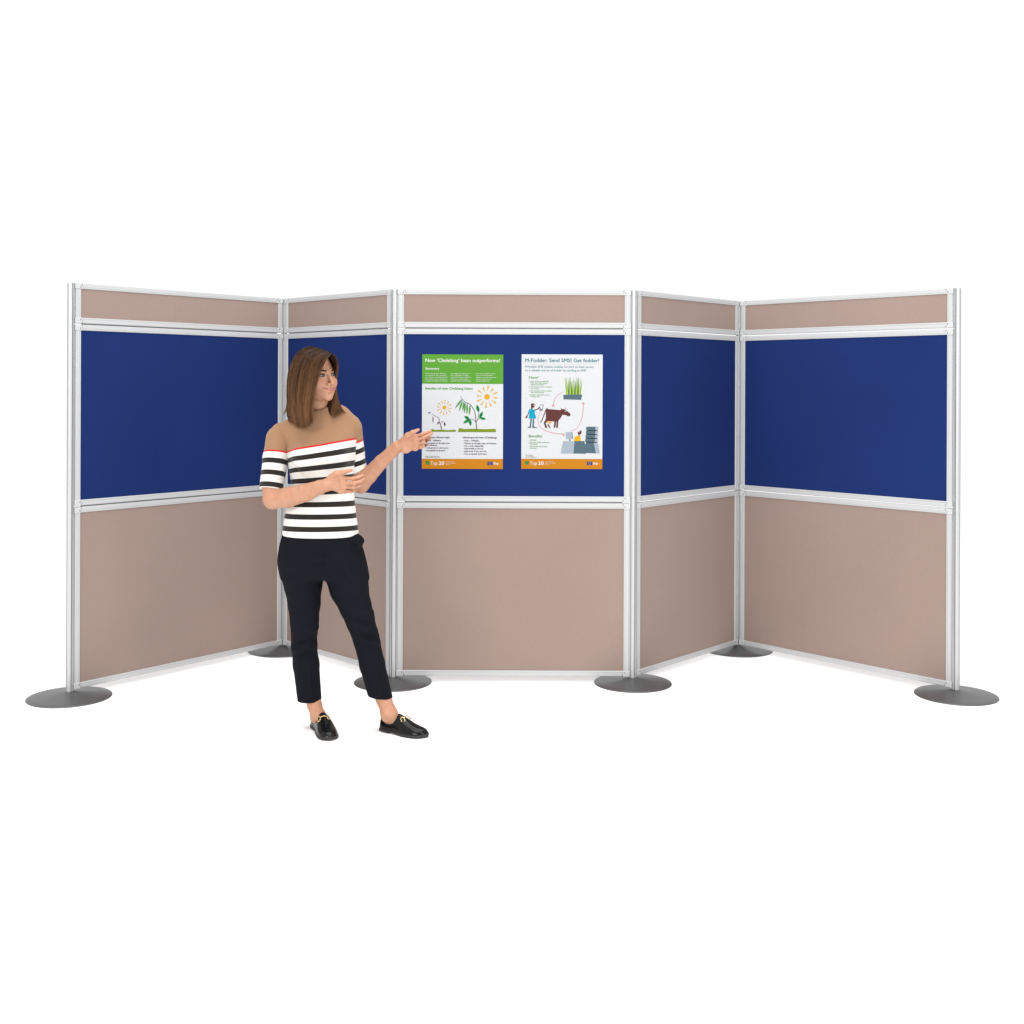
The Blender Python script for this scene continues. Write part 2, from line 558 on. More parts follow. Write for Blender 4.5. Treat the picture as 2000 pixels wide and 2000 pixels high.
S.polys('bean_seed', [disc(a + (c - a) * t, b + (d - b) * t, w * 0.26, 8) for a, b, c, d, w in pods for t in (.3, .42, .54, .66, .78)], pod, 2)
S.polys('withered_plant', [stroke([(305, 818), (296, 780), (284, 755), (276, 710), (250, 694), (212, 672)], 7, 3), stroke([(292, 764), (305, 742), (320, 742), (332, 758)], 4, 3),
                           leaf(280, 738, 260, 770, 12), leaf(330, 748, 334, 786, 17), leaf(220, 690, 222, 760, 9), stroke([(306, 800), (284, 794)], 4, 2, False)], brown, 2)
S.polys('insect', [leaf(174, 650, 190, 672, 8), leaf(184, 664, 202, 650, 7)], eu, 1)
S.text('bean_name', [('Local bean (Mwezi moja)', 148, 377, 898, 17)], purple, 0.024)
S.text('bean_points', [('- Yield \u2013 550kg/ha', 148, 297, 927, 14), ('- Susceptible to drought pests', 148, 382, 952, 14), ('and diseases', 161, 262, 971, 14), ('- Only grows in a few zones', 148, 367, 996, 14), ('- Acceptable by farmers', 148, 338, 1021, 14)], purple, 0.024)
S.text('bean_name', [('New/improved bean (Chelelang)', 504, 824, 898, 17)], purple, 0.024)
S.text('bean_points', [('- Yield \u2013 1750kg/ha', 506, 658, 927, 14), ('- Tolerant to drought, pests and diseases', 506, 822, 952, 14), ('- Has a wide adaptability', 506, 704, 977, 14), ('- Adds fertility to the soil', 506, 694, 1002, 14), ('- High levels of zinc and iron', 506, 728, 1027, 14), ('- Very acceptable by farmers', 506, 731, 1052, 14)], purple, 0.024)
S.text('contact_text', [('Contact: Kenya Research Institute', 148, 284, 1073, 7.5), ('P.O. Box 123-20107 Nakuru, Kenya', 148, 289, 1083, 7.5)], black)
footer(S, 117)

p2 = make_sheet(1097.5, 804, 'pale poster with brown cow and red arrow drawings pinned on blue panel')
S = Sheet(p2, 1053, 106)
S.text('headline', [('M-Fodder: Send SMS! Get fodder!', 1086, 1783, 178, 35)], teal, 0.018)
S.polys('header_rule', [rect(1086, 1785, 198.5, 200)], greyline, 1)
S.text('subtitle', [('M-fodder SMS system enables farmers to have access', 1086, 1733, 232, 21), ('to a reliable source of fodder by sending an SMS', 1086, 1662, 266, 21)], teal)
S.text('section_title', [('How?', 1123, 1211, 336, 25)], txtg, 0.018)
S.text('how_steps', [('1. Livestock farmer sends SMS', 1123, 1308, 365, 10), ('order with fodder quantity', 1136, 1299, 381, 10), ('required and location', 1136, 1268, 397, 10), ('2. The farmer waits for a maximum', 1123, 1344, 418, 10), ('of 5 minutes', 1139, 1217, 435, 10),
                     ('3. The hydroponic fodder producer', 1123, 1338, 456, 10), ('calls back the farmer', 1139, 1268, 472, 10), ('4. Fodder is delivered to farmer', 1123, 1318, 494, 10), ('7-8 days time', 1139, 1224, 510, 10)], txtg, 0.024)
random.seed(4)
bl = []
for k in range(19):
    x = 1480 + k * 7.0
    bl.append((x, 487, x + (k - 9) * 1.6 + random.uniform(-5, 5), random.uniform(318, 365), 11))
S.polys('fodder_blade', [[(a - w / 2, b), (a + w / 2, b), (c + 1, d), (c - 1, d)] for a, b, c, d, w in bl[0::2]], ink('blade', 128, 178, 44), 1)
S.polys('fodder_blade', [[(a - w / 2, b), (a + w / 2, b), (c + 1, d), (c - 1, d)] for a, b, c, d, w in bl[1::4]], ink('bladepale', 196, 210, 76), 2)
S.polys('fodder_blade', [[(a - w / 2, b), (a + w / 2, b), (c + 1, d), (c - 1, d)] for a, b, c, d, w in bl[3::4]], ink('bladedark', 70, 118, 108), 2)
S.polys('fodder_tray', [[(1447, 488), (1626, 484), (1616, 534), (1450, 530)]], slate, 3)
def arrow(pts, head, w=4.5):
    return [stroke(pts, w * .55, w)] + [stroke(h, w, w, False) for h in head]
S.polys('arrow', arrow([(1448, 457), (1405, 485), (1370, 525), (1351, 596)], [[(1340, 582), (1351, 599)], [(1366, 586), (1351, 599)]]), red, 1)
S.polys('arrow', arrow([(1524, 828), (1580, 800), (1620, 720), (1634, 640), (1638, 562)], [[(1622, 575), (1638, 561)], [(1652, 575), (1638, 561)]]), red, 1)
S.polys('arrow', arrow([(1233, 648), (1211, 700), (1216, 765), (1260, 815), (1350, 848), (1457, 862)], [[(1440, 852), (1459, 863)], [(1447, 878), (1459, 863)]]), red, 1)
# cow
S.polys('cow', [[(1290, 622), (1420, 632), (1432, 622), (1450, 622), (1464, 628), (1512, 662), (1518, 676), (1508, 690), (1488, 690), (1476, 680), (1440, 676), (1428, 700), (1398, 738), (1366, 740), (1300, 734), (1284, 730), (1284, 640)],
                [(1402, 725), (1398, 800), (1382, 800), (1385, 725)], [(1382, 728), (1374, 798), (1358, 798), (1366, 728)], [(1284, 715), (1304, 728), (1282, 756), (1298, 800), (1280, 802), (1264, 754)],
                stroke([(1300, 624), (1288, 624), (1262, 690), (1246, 730), (1232, 750)], 9, 7), stroke([(1434, 630), (1426, 610)], 6, 3, False), stroke([(1464, 632), (1472, 608)], 6, 3, False), stroke([(1304, 766), (1322, 802)], 12, 10, False)], brown, 2)
S.polys('cow_udder', [[(1298, 736), (1336, 738), (1338, 758), (1322, 752), (1316, 766), (1304, 750), (1292, 756)]], udder, 3)
S.polys('cow_eye', [disc(1466, 643, 4, 10)], white, 3)
# farmer
S.polys('farmer_skin', [[(1142, 578), (1150, 570), (1170, 570), (1178, 582), (1184, 592), (1176, 594), (1172, 608), (1158, 612), (1158, 626), (1144, 624)],
                        stroke([(1172, 634), (1208, 622), (1222, 606)], 9, 7), stroke([(1124, 645), (1116, 672), (1104, 690)], 9, 7), leaf(1110, 684, 1092, 712, 18), leaf(1206, 628, 1228, 598, 12)], brown, 1)
S.polys('farmer_tunic', [[(1130, 620), (1172, 630), (1186, 640), (1176, 652), (1194, 712), (1122, 714), (1128, 658), (1116, 652)]], cyan, 2)
S.polys('farmer_leg', [[(1138, 714), (1152, 714), (1144, 802), (1106, 802), (1132, 786)], [(1160, 714), (1174, 714), (1172, 788), (1212, 802), (1156, 802)]], slate, 1, True)
S.polys('phone', [[(1234, 578), (1262, 582), (1250, 642), (1222, 636)]], steel, 2)
S.polys('phone_screen', [[(1236, 586), (1254, 588), (1248, 620), (1230, 616)]], white, 3)
S.polys('farmer_eye', [disc(1171, 588, 4.5, 10)], white, 3)
# seller at a desk
S.polys('monitor', [[(1468, 842), (1530, 838), (1534, 904), (1476, 906)]], pale, 2)
S.polys('monitor_edge', [[(1530, 838), (1534, 838), (1541, 900), (1534, 904)], [(1505, 906), (1516, 906), (1518, 924), (1508, 924)]], slate, 2)
S.polys('seller_head', [[(1592, 838), (1606, 824), (1620, 824), (1624, 838), (1616, 858), (1602, 864), (1600, 884), (1590, 882), (1594, 864), (1584, 856), (1590, 850), (1580, 846)]], brown, 1)
S.polys('seller_shirt', [[(1574, 878), (1612, 874), (1614, 926), (1548, 926), (1560, 884)]], yellow, 2)
S.polys('seller_eye', [disc(1605, 836, 4, 10)], white, 3)
S.polys('desk', [[(1448, 926), (1556, 926), (1546, 1042), (1425, 1042)], [(1738, 936), (1776, 940), (1796, 1040), (1758, 1040)]], pale, 2, True)
S.polys('desk_front', [[(1556, 924), (1650, 924), (1654, 960), (1664, 936), (1740, 938), (1760, 1040), (1668, 1036), (1666, 1044), (1546, 1042)]], slate, 2)
S.polys('tray_stack', [[(1668 - 3 * k, 788 + 37 * k), (1752, 788 + 37 * k), (1752 - 3 * k, 820 + 37 * k), (1664 - 3 * k, 818 + 37 * k)] for k in range(4)], slate, 2, True)
S.polys('tray_side', [[(1752, 788 + 37 * k), (1782 - k, 790 + 37 * k), (1776 - k, 820 + 37 * k), (1749 - 3 * k, 820 + 37 * k)] for k in range(4)], pale, 2, True)
S.polys('tray_gap', [[(1672 - 3 * k, 818 + 37 * k), (1774 - k, 822 + 37 * k), (1774 - k, 828 + 37 * k), (1750, 829 + 37 * k), (1672 - 3 * k, 824 + 37 * k)] for k in range(4)], black, 3)
S.text('section_title', [('Benefits', 1123, 1247, 890, 25)], txtg, 0.018)
S.text('benefit_points', [('\u2022 Affordable', 1123, 1197, 921, 10.5), ('\u2022 Just in time fodder production', 1123, 1319, 943, 10.5), ('and delivery', 1135, 1208, 959, 10.5), ('\u2022 Can be used with all types', 1123, 1298, 981, 10.5), ('of phones', 1135, 1195, 997, 10.5)], txtg, 0.024)
S.text('contact_text', [('Contact: Moses Kiaritu', 1092, 1163, 1061, 7), ('Tel: +254 720 970 624', 1092, 1163, 1071, 7), ('Email: mkiaritu@gmail.com', 1092, 1196, 1081, 7)], black)
footer(S, 1053)

# ------------------------------------------------------------------ implicit-surface toolkit
F32 = np.float32
def V3(p): return np.array(tuple(p), dtype=np.float64)
class Field:
    """regular grid over a box; shapes are signed distances on it"""
    def __init__(self, lo, hi, h):
        lo, hi = V3(lo), V3(hi)
        n = np.ceil((hi - lo) / h).astype(int) + 1
        self.lo, self.h, self.n = lo, h, n
        ax = [(lo[i] + h * np.arange(n[i])).astype(F32) for i in range(3)]
        self.X, self.Y, self.Z = ax[0][:, None, None], ax[1][None, :, None], ax[2][None, None, :]
    def pts(self): return self.X, self.Y, self.Z

def cone(P, a, b, ra, rb):
    X, Y, Z = P
    a, b = V3(a), V3(b)
    d = b - a
    L = float(d @ d) + 1e-12
    x, y, z = X - F32(a[0]), Y - F32(a[1]), Z - F32(a[2])
    t = np.clip((x * F32(d[0]) + y * F32(d[1]) + z * F32(d[2])) / F32(L), 0, 1)
    q = np.sqrt((x - t * F32(d[0])) ** 2 + (y - t * F32(d[1])) ** 2 + (z - t * F32(d[2])) ** 2)
    return q - (F32(ra) + F32(rb - ra) * t)
def ell(P, c, r, M3=None):
    X, Y, Z = P
    c = V3(c)
    x, y, z = X - F32(c[0]), Y - F32(c[1]), Z - F32(c[2])
    if M3 is not None:      # rows: local axes in field space
        A = M3.astype(F32)
        x, y, z = (A[0, 0] * x + A[0, 1] * y + A[0, 2] * z, A[1, 0] * x + A[1, 1] * y + A[1, 2] * z, A[2, 0] * x + A[2, 1] * y + A[2, 2] * z)
    r = [F32(v) for v in r]
    k0 = np.sqrt((x / r[0]) ** 2 + (y / r[1]) ** 2 + (z / r[2]) ** 2)
    k1 = np.sqrt((x / r[0] ** 2) ** 2 + (y / r[1] ** 2) ** 2 + (z / r[2] ** 2) ** 2) + F32(1e-9)
    return k0 * (k0 - 1) / k1
def smin(a, b, k):
    h = np.clip(0.5 + 0.5 * (b - a) / F32(k), 0, 1)
    return b + (a - b) * h - F32(k) * h * (1 - h)
def smax(a, b, k): return -smin(-a, -b, k)
def chain(P, pts, rads, k=0.012):
    d = None
    for i in range(len(pts) - 1):
        e = cone(P, pts[i], pts[i + 1], rads[i], rads[i + 1])
        d = e if d is None else smin(d, e, k)
    return d
def cr(xs, ys, n=12):
    """smooth resample of a table"""
    q = spline([(a,) + tuple(b) for a, b in zip(xs, ys)], n)
    return np.array(q)
def stack(P, secs):
    """body of stacked ellipses: rows (z, cx, cy, rx, ry)"""
    X, Y, Z = P
    secs = sorted(secs)
    T = cr([s[0] for s in secs], [s[1:] for s in secs])
    z = np.asarray(Z).reshape(-1)
    cx, cy, rx, ry = [np.interp(z, T[:, 0], T[:, i]).astype(F32) for i in range(1, 5)]
    sh = np.asarray(Z).shape
    cx, cy, rx, ry = [v.reshape(sh) for v in (cx, cy, rx, ry)]
    d = (np.sqrt(((X - cx) / rx) ** 2 + ((Y - cy) / ry) ** 2) - 1) * np.minimum(rx, ry)
    return smax(smax(d, F32(secs[0][0]) - Z, 0.006), Z - F32(secs[-1][0]), 0.006)

def surface(field, D):
    """surface nets: grid of distances -> vertices, quads"""
    D = np.ascontiguousarray(np.broadcast_to(D, tuple(field.n))).astype(F32)
    S = D < 0
    nx, ny, nz = D.shape
    cnt = np.zeros((nx - 1, ny - 1, nz - 1), np.int8)
    for i in (0, 1):
        for j in (0, 1):
            for k in (0, 1):
                cnt += S[i:nx - 1 + i, j:ny - 1 + j, k:nz - 1 + k]
    act = (cnt > 0) & (cnt < 8)
    I, J, K = np.nonzero(act)
    idx = np.full(act.shape, -1, np.int64)
    idx[I, J, K] = np.arange(len(I))
    acc = np.zeros((len(I), 3)); num = np.zeros(len(I))
    C8 = [(a, b, c) for a in (0, 1) for b in (0, 1) for c in (0, 1)]
    for p in C8:
        for ax in range(3):
            if p[ax]: continue
            q = list(p); q[ax] = 1
            fa = D[I + p[0], J + p[1], K + p[2]]; fb = D[I + q[0], J + q[1], K + q[2]]
            m = (fa < 0) != (fb < 0)
            t = np.where(m, fa / np.where(m, fa - fb, 1), 0)
            for c in range(3):
                acc[:, c] += np.where(m, p[c] + (t if c == ax else 0), 0)
            num += m
    V = field.lo + field.h * (np.stack([I, J, K], 1) + acc / num[:, None])
    Q = []
    for ax in range(3):
        sl = lambda s: tuple(slice(s, None) if c == ax else slice(None) for c in range(3))
        a = S.take(range(0, S.shape[ax] - 1), ax); b = S.take(range(1, S.shape[ax]), ax)
        e = np.nonzero(a != b)
        g = np.stack(e, 1)
        o1, o2 = [c for c in range(3) if c != ax]
        ok = (g[:, o1] > 0) & (g[:, o2] > 0) & (g[:, o1] < D.shape[o1] - 1) & (g[:, o2] < D.shape[o2] - 1)
        g = g[ok]
        flip = a[tuple(g.T)]
        def cell(d1, d2):
            h = g.copy(); h[:, o1] -= d1; h[:, o2] -= d2
            return idx[h[:, 0], h[:, 1], h[:, 2]]
        q = np.stack([cell(1, 1), cell(0, 1), cell(0, 0), cell(1, 0)], 1)
        if ax == 1: flip = ~flip
        q[~flip] = q[~flip][:, ::-1]
        Q.append(q)
    return V, np.concatenate(Q)

def relax(V, Q, it=2, lam=0.5):
    for _ in range(it):
        acc = np.zeros_like(V); n = np.zeros(len(V))
        for i in range(4):
            a, b = Q[:, i], Q[:, (i + 1) % 4]
            np.add.at(acc, a, V[b]); np.add.at(n, a, 1)
            np.add.at(acc, b, V[a]); np.add.at(n, b, 1)
        V = V + lam * (acc / np.maximum(n, 1)[:, None] - V)
    return V
def normals(V, Q):
    N = np.zeros_like(V)
    fn = np.cross(V[Q[:, 2]] - V[Q[:, 0]], V[Q[:, 3]] - V[Q[:, 1]])
    for i in range(4): np.add.at(N, Q[:, i], fn)
    return N / (np.linalg.norm(N, axis=1)[:, None] + 1e-12)
def folds(V, Q, lines, front=True):
    """push soft ridges (amp>0) or creases (amp<0) along drawn lines"""
    N = normals(V, Q)
    D = np.zeros(len(V))
    for a, b, w, amp in lines:
        a, b = V3(a), V3(b)
        if front:            # cloth folds: drawn on the side of the cloth that faces the room
            a = a * (1, 0, 1); b = b * (1, 0, 1); U = V * (1, 0, 1)
        else:
            U = V
        d = b - a
        t = np.clip((U - a) @ d / (d @ d), 0, 1)
        dist = np.linalg.norm(U - a - t[:, None] * d, axis=1)
        D += amp * (np.clip(.3 - N[:, 1], 0, .6) / .6 if front else 1) * np.exp(-(dist / w) ** 2) * (0.35 + 0.65 * np.sin(np.pi * np.clip(t, 0.02, 0.98)))
    return V + N * D[:, None]
def mesh_obj(name, V, Q, mats, parent, origin, attrs=None):
    me = bpy.data.meshes.new(name)
    V = V - V3(origin)
    me.vertices.add(len(V)); me.vertices.foreach_set('co', V.astype(F32).ravel())
    me.loops.add(Q.size); me.loops.foreach_set('vertex_index', Q.astype(np.int32).ravel())
    me.polygons.add(len(Q))
    me.polygons.foreach_set('loop_start', np.arange(0, Q.size, 4, dtype=np.int32))
    me.polygons.foreach_set('use_smooth', np.ones(len(Q), bool))
    me.update(calc_edges=True)
    me.validate()
    for m in (mats if isinstance(mats, (list, tuple)) else [mats]): me.materials.append(m)
    for k, a in (attrs or {}).items():
        if a.ndim == 1:
            at_ = me.attributes.new(k, 'FLOAT', 'POINT'); at_.data.foreach_set('value', a.astype(F32))
        else:
            at_ = me.attributes.new(k, 'FLOAT_COLOR', 'POINT'); at_.data.foreach_set('color', np.c_[a, np.ones(len(a))].astype(F32).ravel())
    return link(bpy.data.objects.new(name, me), parent)

# ------------------------------------------------------------------ materials of the person
def attr_color_mat(name, rough, spec=0.4, sss=0.0, bump=None, mottle=0.0):
    m = mat(name, (0.5, 0.5, 0.5), rough, spec=spec, sss=sss, bump=bump)
    nt = m.node_tree
    a = nt.nodes.new('ShaderNodeAttribute'); a.attribute_name = 'tint'
    out = a.outputs['Color']
    if mottle:          # uneven, slightly flushed skin
        tc = nt.nodes['Texture Coordinate']
        n = nt.nodes.new('ShaderNodeTexNoise'); n.inputs['Scale'].default_value = 38; n.inputs['Detail'].default_value = 4
        rmp = nt.nodes.new('ShaderNodeMapRange'); rmp.inputs['From Min'].default_value = 0.3; rmp.inputs['From Max'].default_value = 0.7
        mx = nt.nodes.new('ShaderNodeMix'); mx.data_type = 'RGBA'
        mul = nt.nodes.new('ShaderNodeMix'); mul.data_type = 'RGBA'; mul.blend_type = 'MULTIPLY'; mul.inputs[0].default_value = 1.0
        mx.inputs[6].default_value = (1 + mottle * .5, 1 + mottle, 1 + mottle, 1); mx.inputs[7].default_value = (1 - mottle * .3, 1 - mottle, 1 - mottle, 1)
        nt.links.new(tc.outputs['Object'], n.inputs['Vector']); nt.links.new(n.outputs['Fac'], rmp.inputs[0]); nt.links.new(rmp.outputs[0], mx.inputs[0])
        nt.links.new(out, mul.inputs[6]); nt.links.new(mx.outputs[2], mul.inputs[7]); out = mul.outputs[2]
    nt.links.new(out, nt.nodes['Principled BSDF'].inputs['Base Color'])
    return m
M['skin'] = attr_color_mat('skin', 0.44, 0.42, 0.09, (300, 0.12, 0.001), mottle=0.10)
M['eye'] = attr_color_mat('eye', 0.08, 0.5)
M['hair'] = attr_color_mat('hair', 0.40, 0.09)
M['lash'] = mat('lash', (0.012, 0.008, 0.006), 0.6)
M['brow'] = mat('brow', (0.022, 0.013, 0.009), 0.8, spec=0.1)
M['trouser'] = mat('navy_wool', (0.0056, 0.0060, 0.0092), 0.8, spec=0.07, noise=(60, 0.05, (1, 1, 1)), bump=(650, 0.12, 0.0006))
M['leather'] = mat('black_leather', (0.005, 0.005, 0.005), 0.17, spec=0.20, bump=(55, 0.12, 0.002))
M['sole'] = mat('sole', (0.012, 0.010, 0.009), 0.6)
M['gold'] = mat('gold', (0.78, 0.55, 0.27), 0.22, 1.0)

def sweater_mat():
    m = mat('striped_knit', (0.6, 0.6, 0.6), 0.9, spec=0.15, bump=(520, 0.25, 0.0008), sheen=0.15)
    nt = m.node_tree; N = nt.nodes; Lk = nt.links.new
    a = N.new('ShaderNodeAttribute'); a.attribute_name = 'stripe'
    def math_(op, x, y=None):
        n = N.new('ShaderNodeMath'); n.operation = op
        for i, v in enumerate((x, y)):
            if v is None: continue
            if isinstance(v, (int, float)): n.inputs[i].default_value = v
            else: Lk(v, n.inputs[i])
        return n.outputs[0]
    s = a.outputs['Fac']
    ph = math_('FLOORED_MODULO', math_('SUBTRACT', s, 0.0355), 0.0538)
    dark = math_('LESS_THAN', ph, 0.0226)
    dark = math_('MULTIPLY', dark, math_('GREATER_THAN', s, 0.03))
    def mix(f, c0, c1):
        n = N.new('ShaderNodeMix'); n.data_type = 'RGBA'
        Lk(f, n.inputs[0])
        for i, c in ((6, c0), (7, c1)):
            if isinstance(c, tuple): n.inputs[i].default_value = c
            else: Lk(c, n.inputs[i])
        return n.outputs[2]
    c = mix(dark, (0.62, 0.605, 0.575, 1), (0.0145, 0.0125, 0.0105, 1))
    c = mix(math_('LESS_THAN', s, 0.0080), c, (0.46, 0.012, 0.016, 1))
    c = mix(math_('LESS_THAN', s, 0.0), c, (0.270, 0.150, 0.083, 1))
    Lk(c, N['Principled BSDF'].inputs['Base Color'])
    return m
M['knit'] = sweater_mat()

SKIN = np.array([0.405, 0.203, 0.122])
LIP = np.array([0.36, 0.095, 0.088])
# ------------------------------------------------------------------ the person
ORG = Vector((-0.74, 5.25, 0))
person = empty('person', ORG)
tag(person, 'woman in striped knit top and navy trousers gesturing at the posters with an open hand', 'person')
D0 = 5.25
def S_(py, xl, xr, ry, d=D0, dy=0.0):
    a, b = at(xl, py, d), at(xr, py, d)
    return ((a.z + b.z) / 2, (a.x + b.x) / 2, d + dy, (b.x - a.x) / 2, ry)

# -- sweater body
torso = [S_(800, 598, 650, .052, 5.25), S_(815, 588, 662, .066, 5.25), S_(832, 566, 684, .082, 5.25), S_(850, 557, 696, .098, 5.25), S_(880, 559, 695, .112, 5.25), S_(910, 563, 692, .106, 5.25),
         S_(940, 568, 690, .096, 5.25), S_(970, 565, 692, .098, 5.25), S_(1000, 558, 695, .106, 5.25), S_(1030, 553, 699, .114, 5.25), S_(1046, 551.5, 701, .116, 5.25)]
lo = at(480, 1060, 5.25) + Vector((0, -.22, 0)); hi = at(740, 775, 5.25) + Vector((0, .22, 0))
fld = Field(lo, hi, 0.0042)
P = fld.pts()
d = stack(P, torso)
shL, shR = at(550, 847, 5.25), at(684, 830, 5.27)
nb = at(624, 822, 5.25)
d = smin(d, chain(P, [shL, at(590, 832, 5.25), nb, at(660, 815, 5.26), shR], [.050, .050, .056, .050, .046], .03), .03)
for bx in (598, 655):       # bust
    d = smin(d, ell(P, at(bx, 892, 5.165), (.052, .045, .055)), .045)
d = smin(d, chain(P, [at(624, 822, 5.25), at(621, 794, 5.235)], [.057, .0500], .02), .026)       # mock neck
nkc, nka = V3(at(621, 793, 5.235)), V3(at(619, 776, 5.232)) - V3(at(623, 815, 5.248)); nka /= np.linalg.norm(nka); nka = nka + V3((-.10, -.18, 0)); nka /= np.linalg.norm(nka)
d = smax(d, (P[0] - F32(nkc[0])) * F32(nka[0]) + (P[1] - F32(nkc[1])) * F32(nka[1]) + (P[2] - F32(nkc[2])) * F32(nka[2]), .003)
d = smax(d, -cone(P, nkc - nka * .02, nkc + nka * .05, .046, .047), .002)
V, Q = surface(fld, d)
V = relax(V, Q, 2)
fl_ = []
def fold(p, q, dd, w, amp):
    fl_.append((at(p[0], p[1], dd), at(q[0], q[1], dd), w, amp))
fold((563, 890), (600, 905), 5.17, .009, -.0035); fold((566, 902), (592, 930), 5.17, .010, -.004); fold((690, 868), (672, 885), 5.17, .009, -.003)
fold((568, 935), (610, 950), 5.16, .010, .004); fold((566, 950), (600, 972), 5.15, .009, -.004); fold((690, 960), (655, 985), 5.15, .012, -.003)
fold((560, 1005), (600, 985), 5.15, .012, .003); fold((695, 1000), (660, 1010), 5.15, .012, .003); fold((556, 1036), (592, 1022), 5.14, .012, -.002)
V = folds(V, Q, fl_)
px_ = 1000 + V[:, 0] / V[:, 1] * FOC
py_ = HORZ + (CAMZ - V[:, 2]) / V[:, 1] * FOC
# garment rows: bands run round the body, rising to the raised shoulder
zr = np.array([at(625, y, D0).z for y in (868, 985)])
k = np.clip((V[:, 2] - zr[1]) / (zr[0] - zr[1]), 0, 1.3)
slope = 0.165 * k + 0.008
xc = at(625, 900, D0).x
front = np.clip((D0 - V[:, 1]) / 0.12, -1, 1)
stripe = (zr[0] - V[:, 2]) + slope * (V[:, 0] - xc) + 0.004 * front
arml = np.exp(-(((V[:, 0] - at(563, 890, D0).x) / .030) ** 2))
stripe -= 0.010 * arml * k
sweater = mesh_obj('sweater', V, Q, M['knit'], person, ORG, {'stripe': stripe})

def sleeve(a, b, c, ra, rb, rc, red, tilt):
    lo = np.minimum(np.minimum(V3(a), V3(b)), V3(c)) - .085; hi = np.maximum(np.maximum(V3(a), V3(b)), V3(c)) + .085
    f = Field(lo, hi, 0.0036); P = f.pts()
    d = chain(P, [a, b, c], [ra + .002, rb + .002, rc + .001], .012)
    ax = (V3(c) - V3(b)); ax /= np.linalg.norm(ax)
    ax2 = ax + V3(tilt); ax2 /= np.linalg.norm(ax2)
    X, Y, Z = P
    e = V3(c) - ax * 0.012
    cut = (X - F32(e[0])) * F32(ax2[0]) + (Y - F32(e[1])) * F32(ax2[1]) + (Z - F32(e[2])) * F32(ax2[2])
    d = smax(d, cut, .003)
    ins = V3(c) - ax * .055
    d = smax(d, -cone(P, ins, V3(c) + ax * .03, rc - .016, rc - .0035), .002)
    V, Q = surface(f, d); V = relax(V, Q, 2)
    return V, Q, ax
# her right arm (hangs by the board), then her left arm (reaches out)
RS = [at(547, 858, 5.25), at(539, 895, 5.235), at(528, 962, 5.19)]
V, Q, ax = sleeve(RS[0], RS[1], RS[2], .061, .0545, .0500, None, (0.0, 0, 0.10))
V = folds(V, Q, [(at(560, 900, 5.19), at(530, 915, 5.17), .008, -.003), (at(556, 935, 5.17), at(522, 945, 5.15), .009, -.003), (at(545, 880, 5.19), at(552, 930, 5.17), .008, .003)])
red = V3(at(541, 883.5, 5.24))
sl = mesh_obj('sleeve', V, Q, M['knit'], sweater, ORG, {'stripe': (V - red) @ (ax * .9 + V3((0.02, 0, -.12)))})
LS = [at(684.5, 836, 5.275), at(689.5, 880, 5.30), at(697.5, 926, 5.315)]
V, Q, ax = sleeve(LS[0], LS[1], LS[2], .0500, .0475, .0470, None, (0.35, 0, 0.05))
V = folds(V, Q, [(at(692, 880, 5.26), at(712, 890, 5.28), .008, -.003), (at(700, 905, 5.26), at(716, 900, 5.28), .008, .003)])
red = V3(at(694, 861, 5.28))
sl2 = mesh_obj('sleeve', V, Q, M['knit'], sweater, ORG, {'stripe': (V - red) @ (ax + V3((0.10, 0, .0)))})

# -- trousers
fld = Field(at(520, 1378, 5.25) + Vector((0, -.24, 0)), at(790, 1028, 5.25) + Vector((0, .22, 0)), 0.0046)
P = fld.pts()
hips = [S_(1034, 556, 696, .104), S_(1047, 551, 702, .108), S_(1065, 545.5, 707, .114, D0, .006), S_(1085, 543.5, 711, .120, D0, .012), S_(1107, 546, 716, .122, D0, .012), S_(1128, 551, 719, .112, D0, .010)]
d = stack(P, hips)
RL = [(586, 1100, 5.255), (592, 1139, 5.25), (594, 1178, 5.24), (594.5, 1211, 5.225), (594, 1263, 5.235), (598, 1298, 5.25), (605.5, 1376, 5.275)]
RLr = [.090, .0850, .0715, .0625, .0560, .0575, .0530]
LL = [(668, 1100, 5.255), (682, 1149, 5.235), (694, 1184, 5.22), (703.5, 1211, 5.205), (716, 1250, 5.205), (727, 1298, 5.21), (746, 1372, 5.225)]
LLr = [.092, .0855, .0700, .0630, .0570, .0555, .0520]
legR = chain(P, [at(*q) for q in RL], RLr, .010)
legL = chain(P, [at(*q) for q in LL], LLr, .010)
d = smin(d, smin(legR, legL, .012), .03)
d = smin(d, ell(P, at(700, 1057, 5.22), (.026, .045, .022)), .02)
def hemcut(d, c, ax, r, ld):
    X, Y, Z = P
    cut = (X - F32(c[0])) * F32(ax[0]) + (Y - F32(c[1])) * F32(ax[1]) + (Z - F32(c[2])) * F32(ax[2])
    near = np.sqrt((X - F32(c[0])) ** 2 + (Y - F32(c[1])) ** 2) < .11
    d = np.where(near, smax(d, cut, .003), d)
    return smax(d, -cone(P, V3(c) - ld * .05, V3(c) + ld * .05, r - .016, r - .0055), .002)
def legdir(L_): v = V3(at(*L_[-1])) - V3(at(*L_[-2])); return v / np.linalg.norm(v)
d = hemcut(d, V3(at(605, 1368, 5.273)), (0.03, 0, -1), .053, legdir(RL))
d = hemcut(d, V3(at(743.6, 1361, 5.223)), (-.10, 0, -1), .052, legdir(LL))
V, Q = surface(fld, d); V = relax(V, Q, 2)
fl_ = []
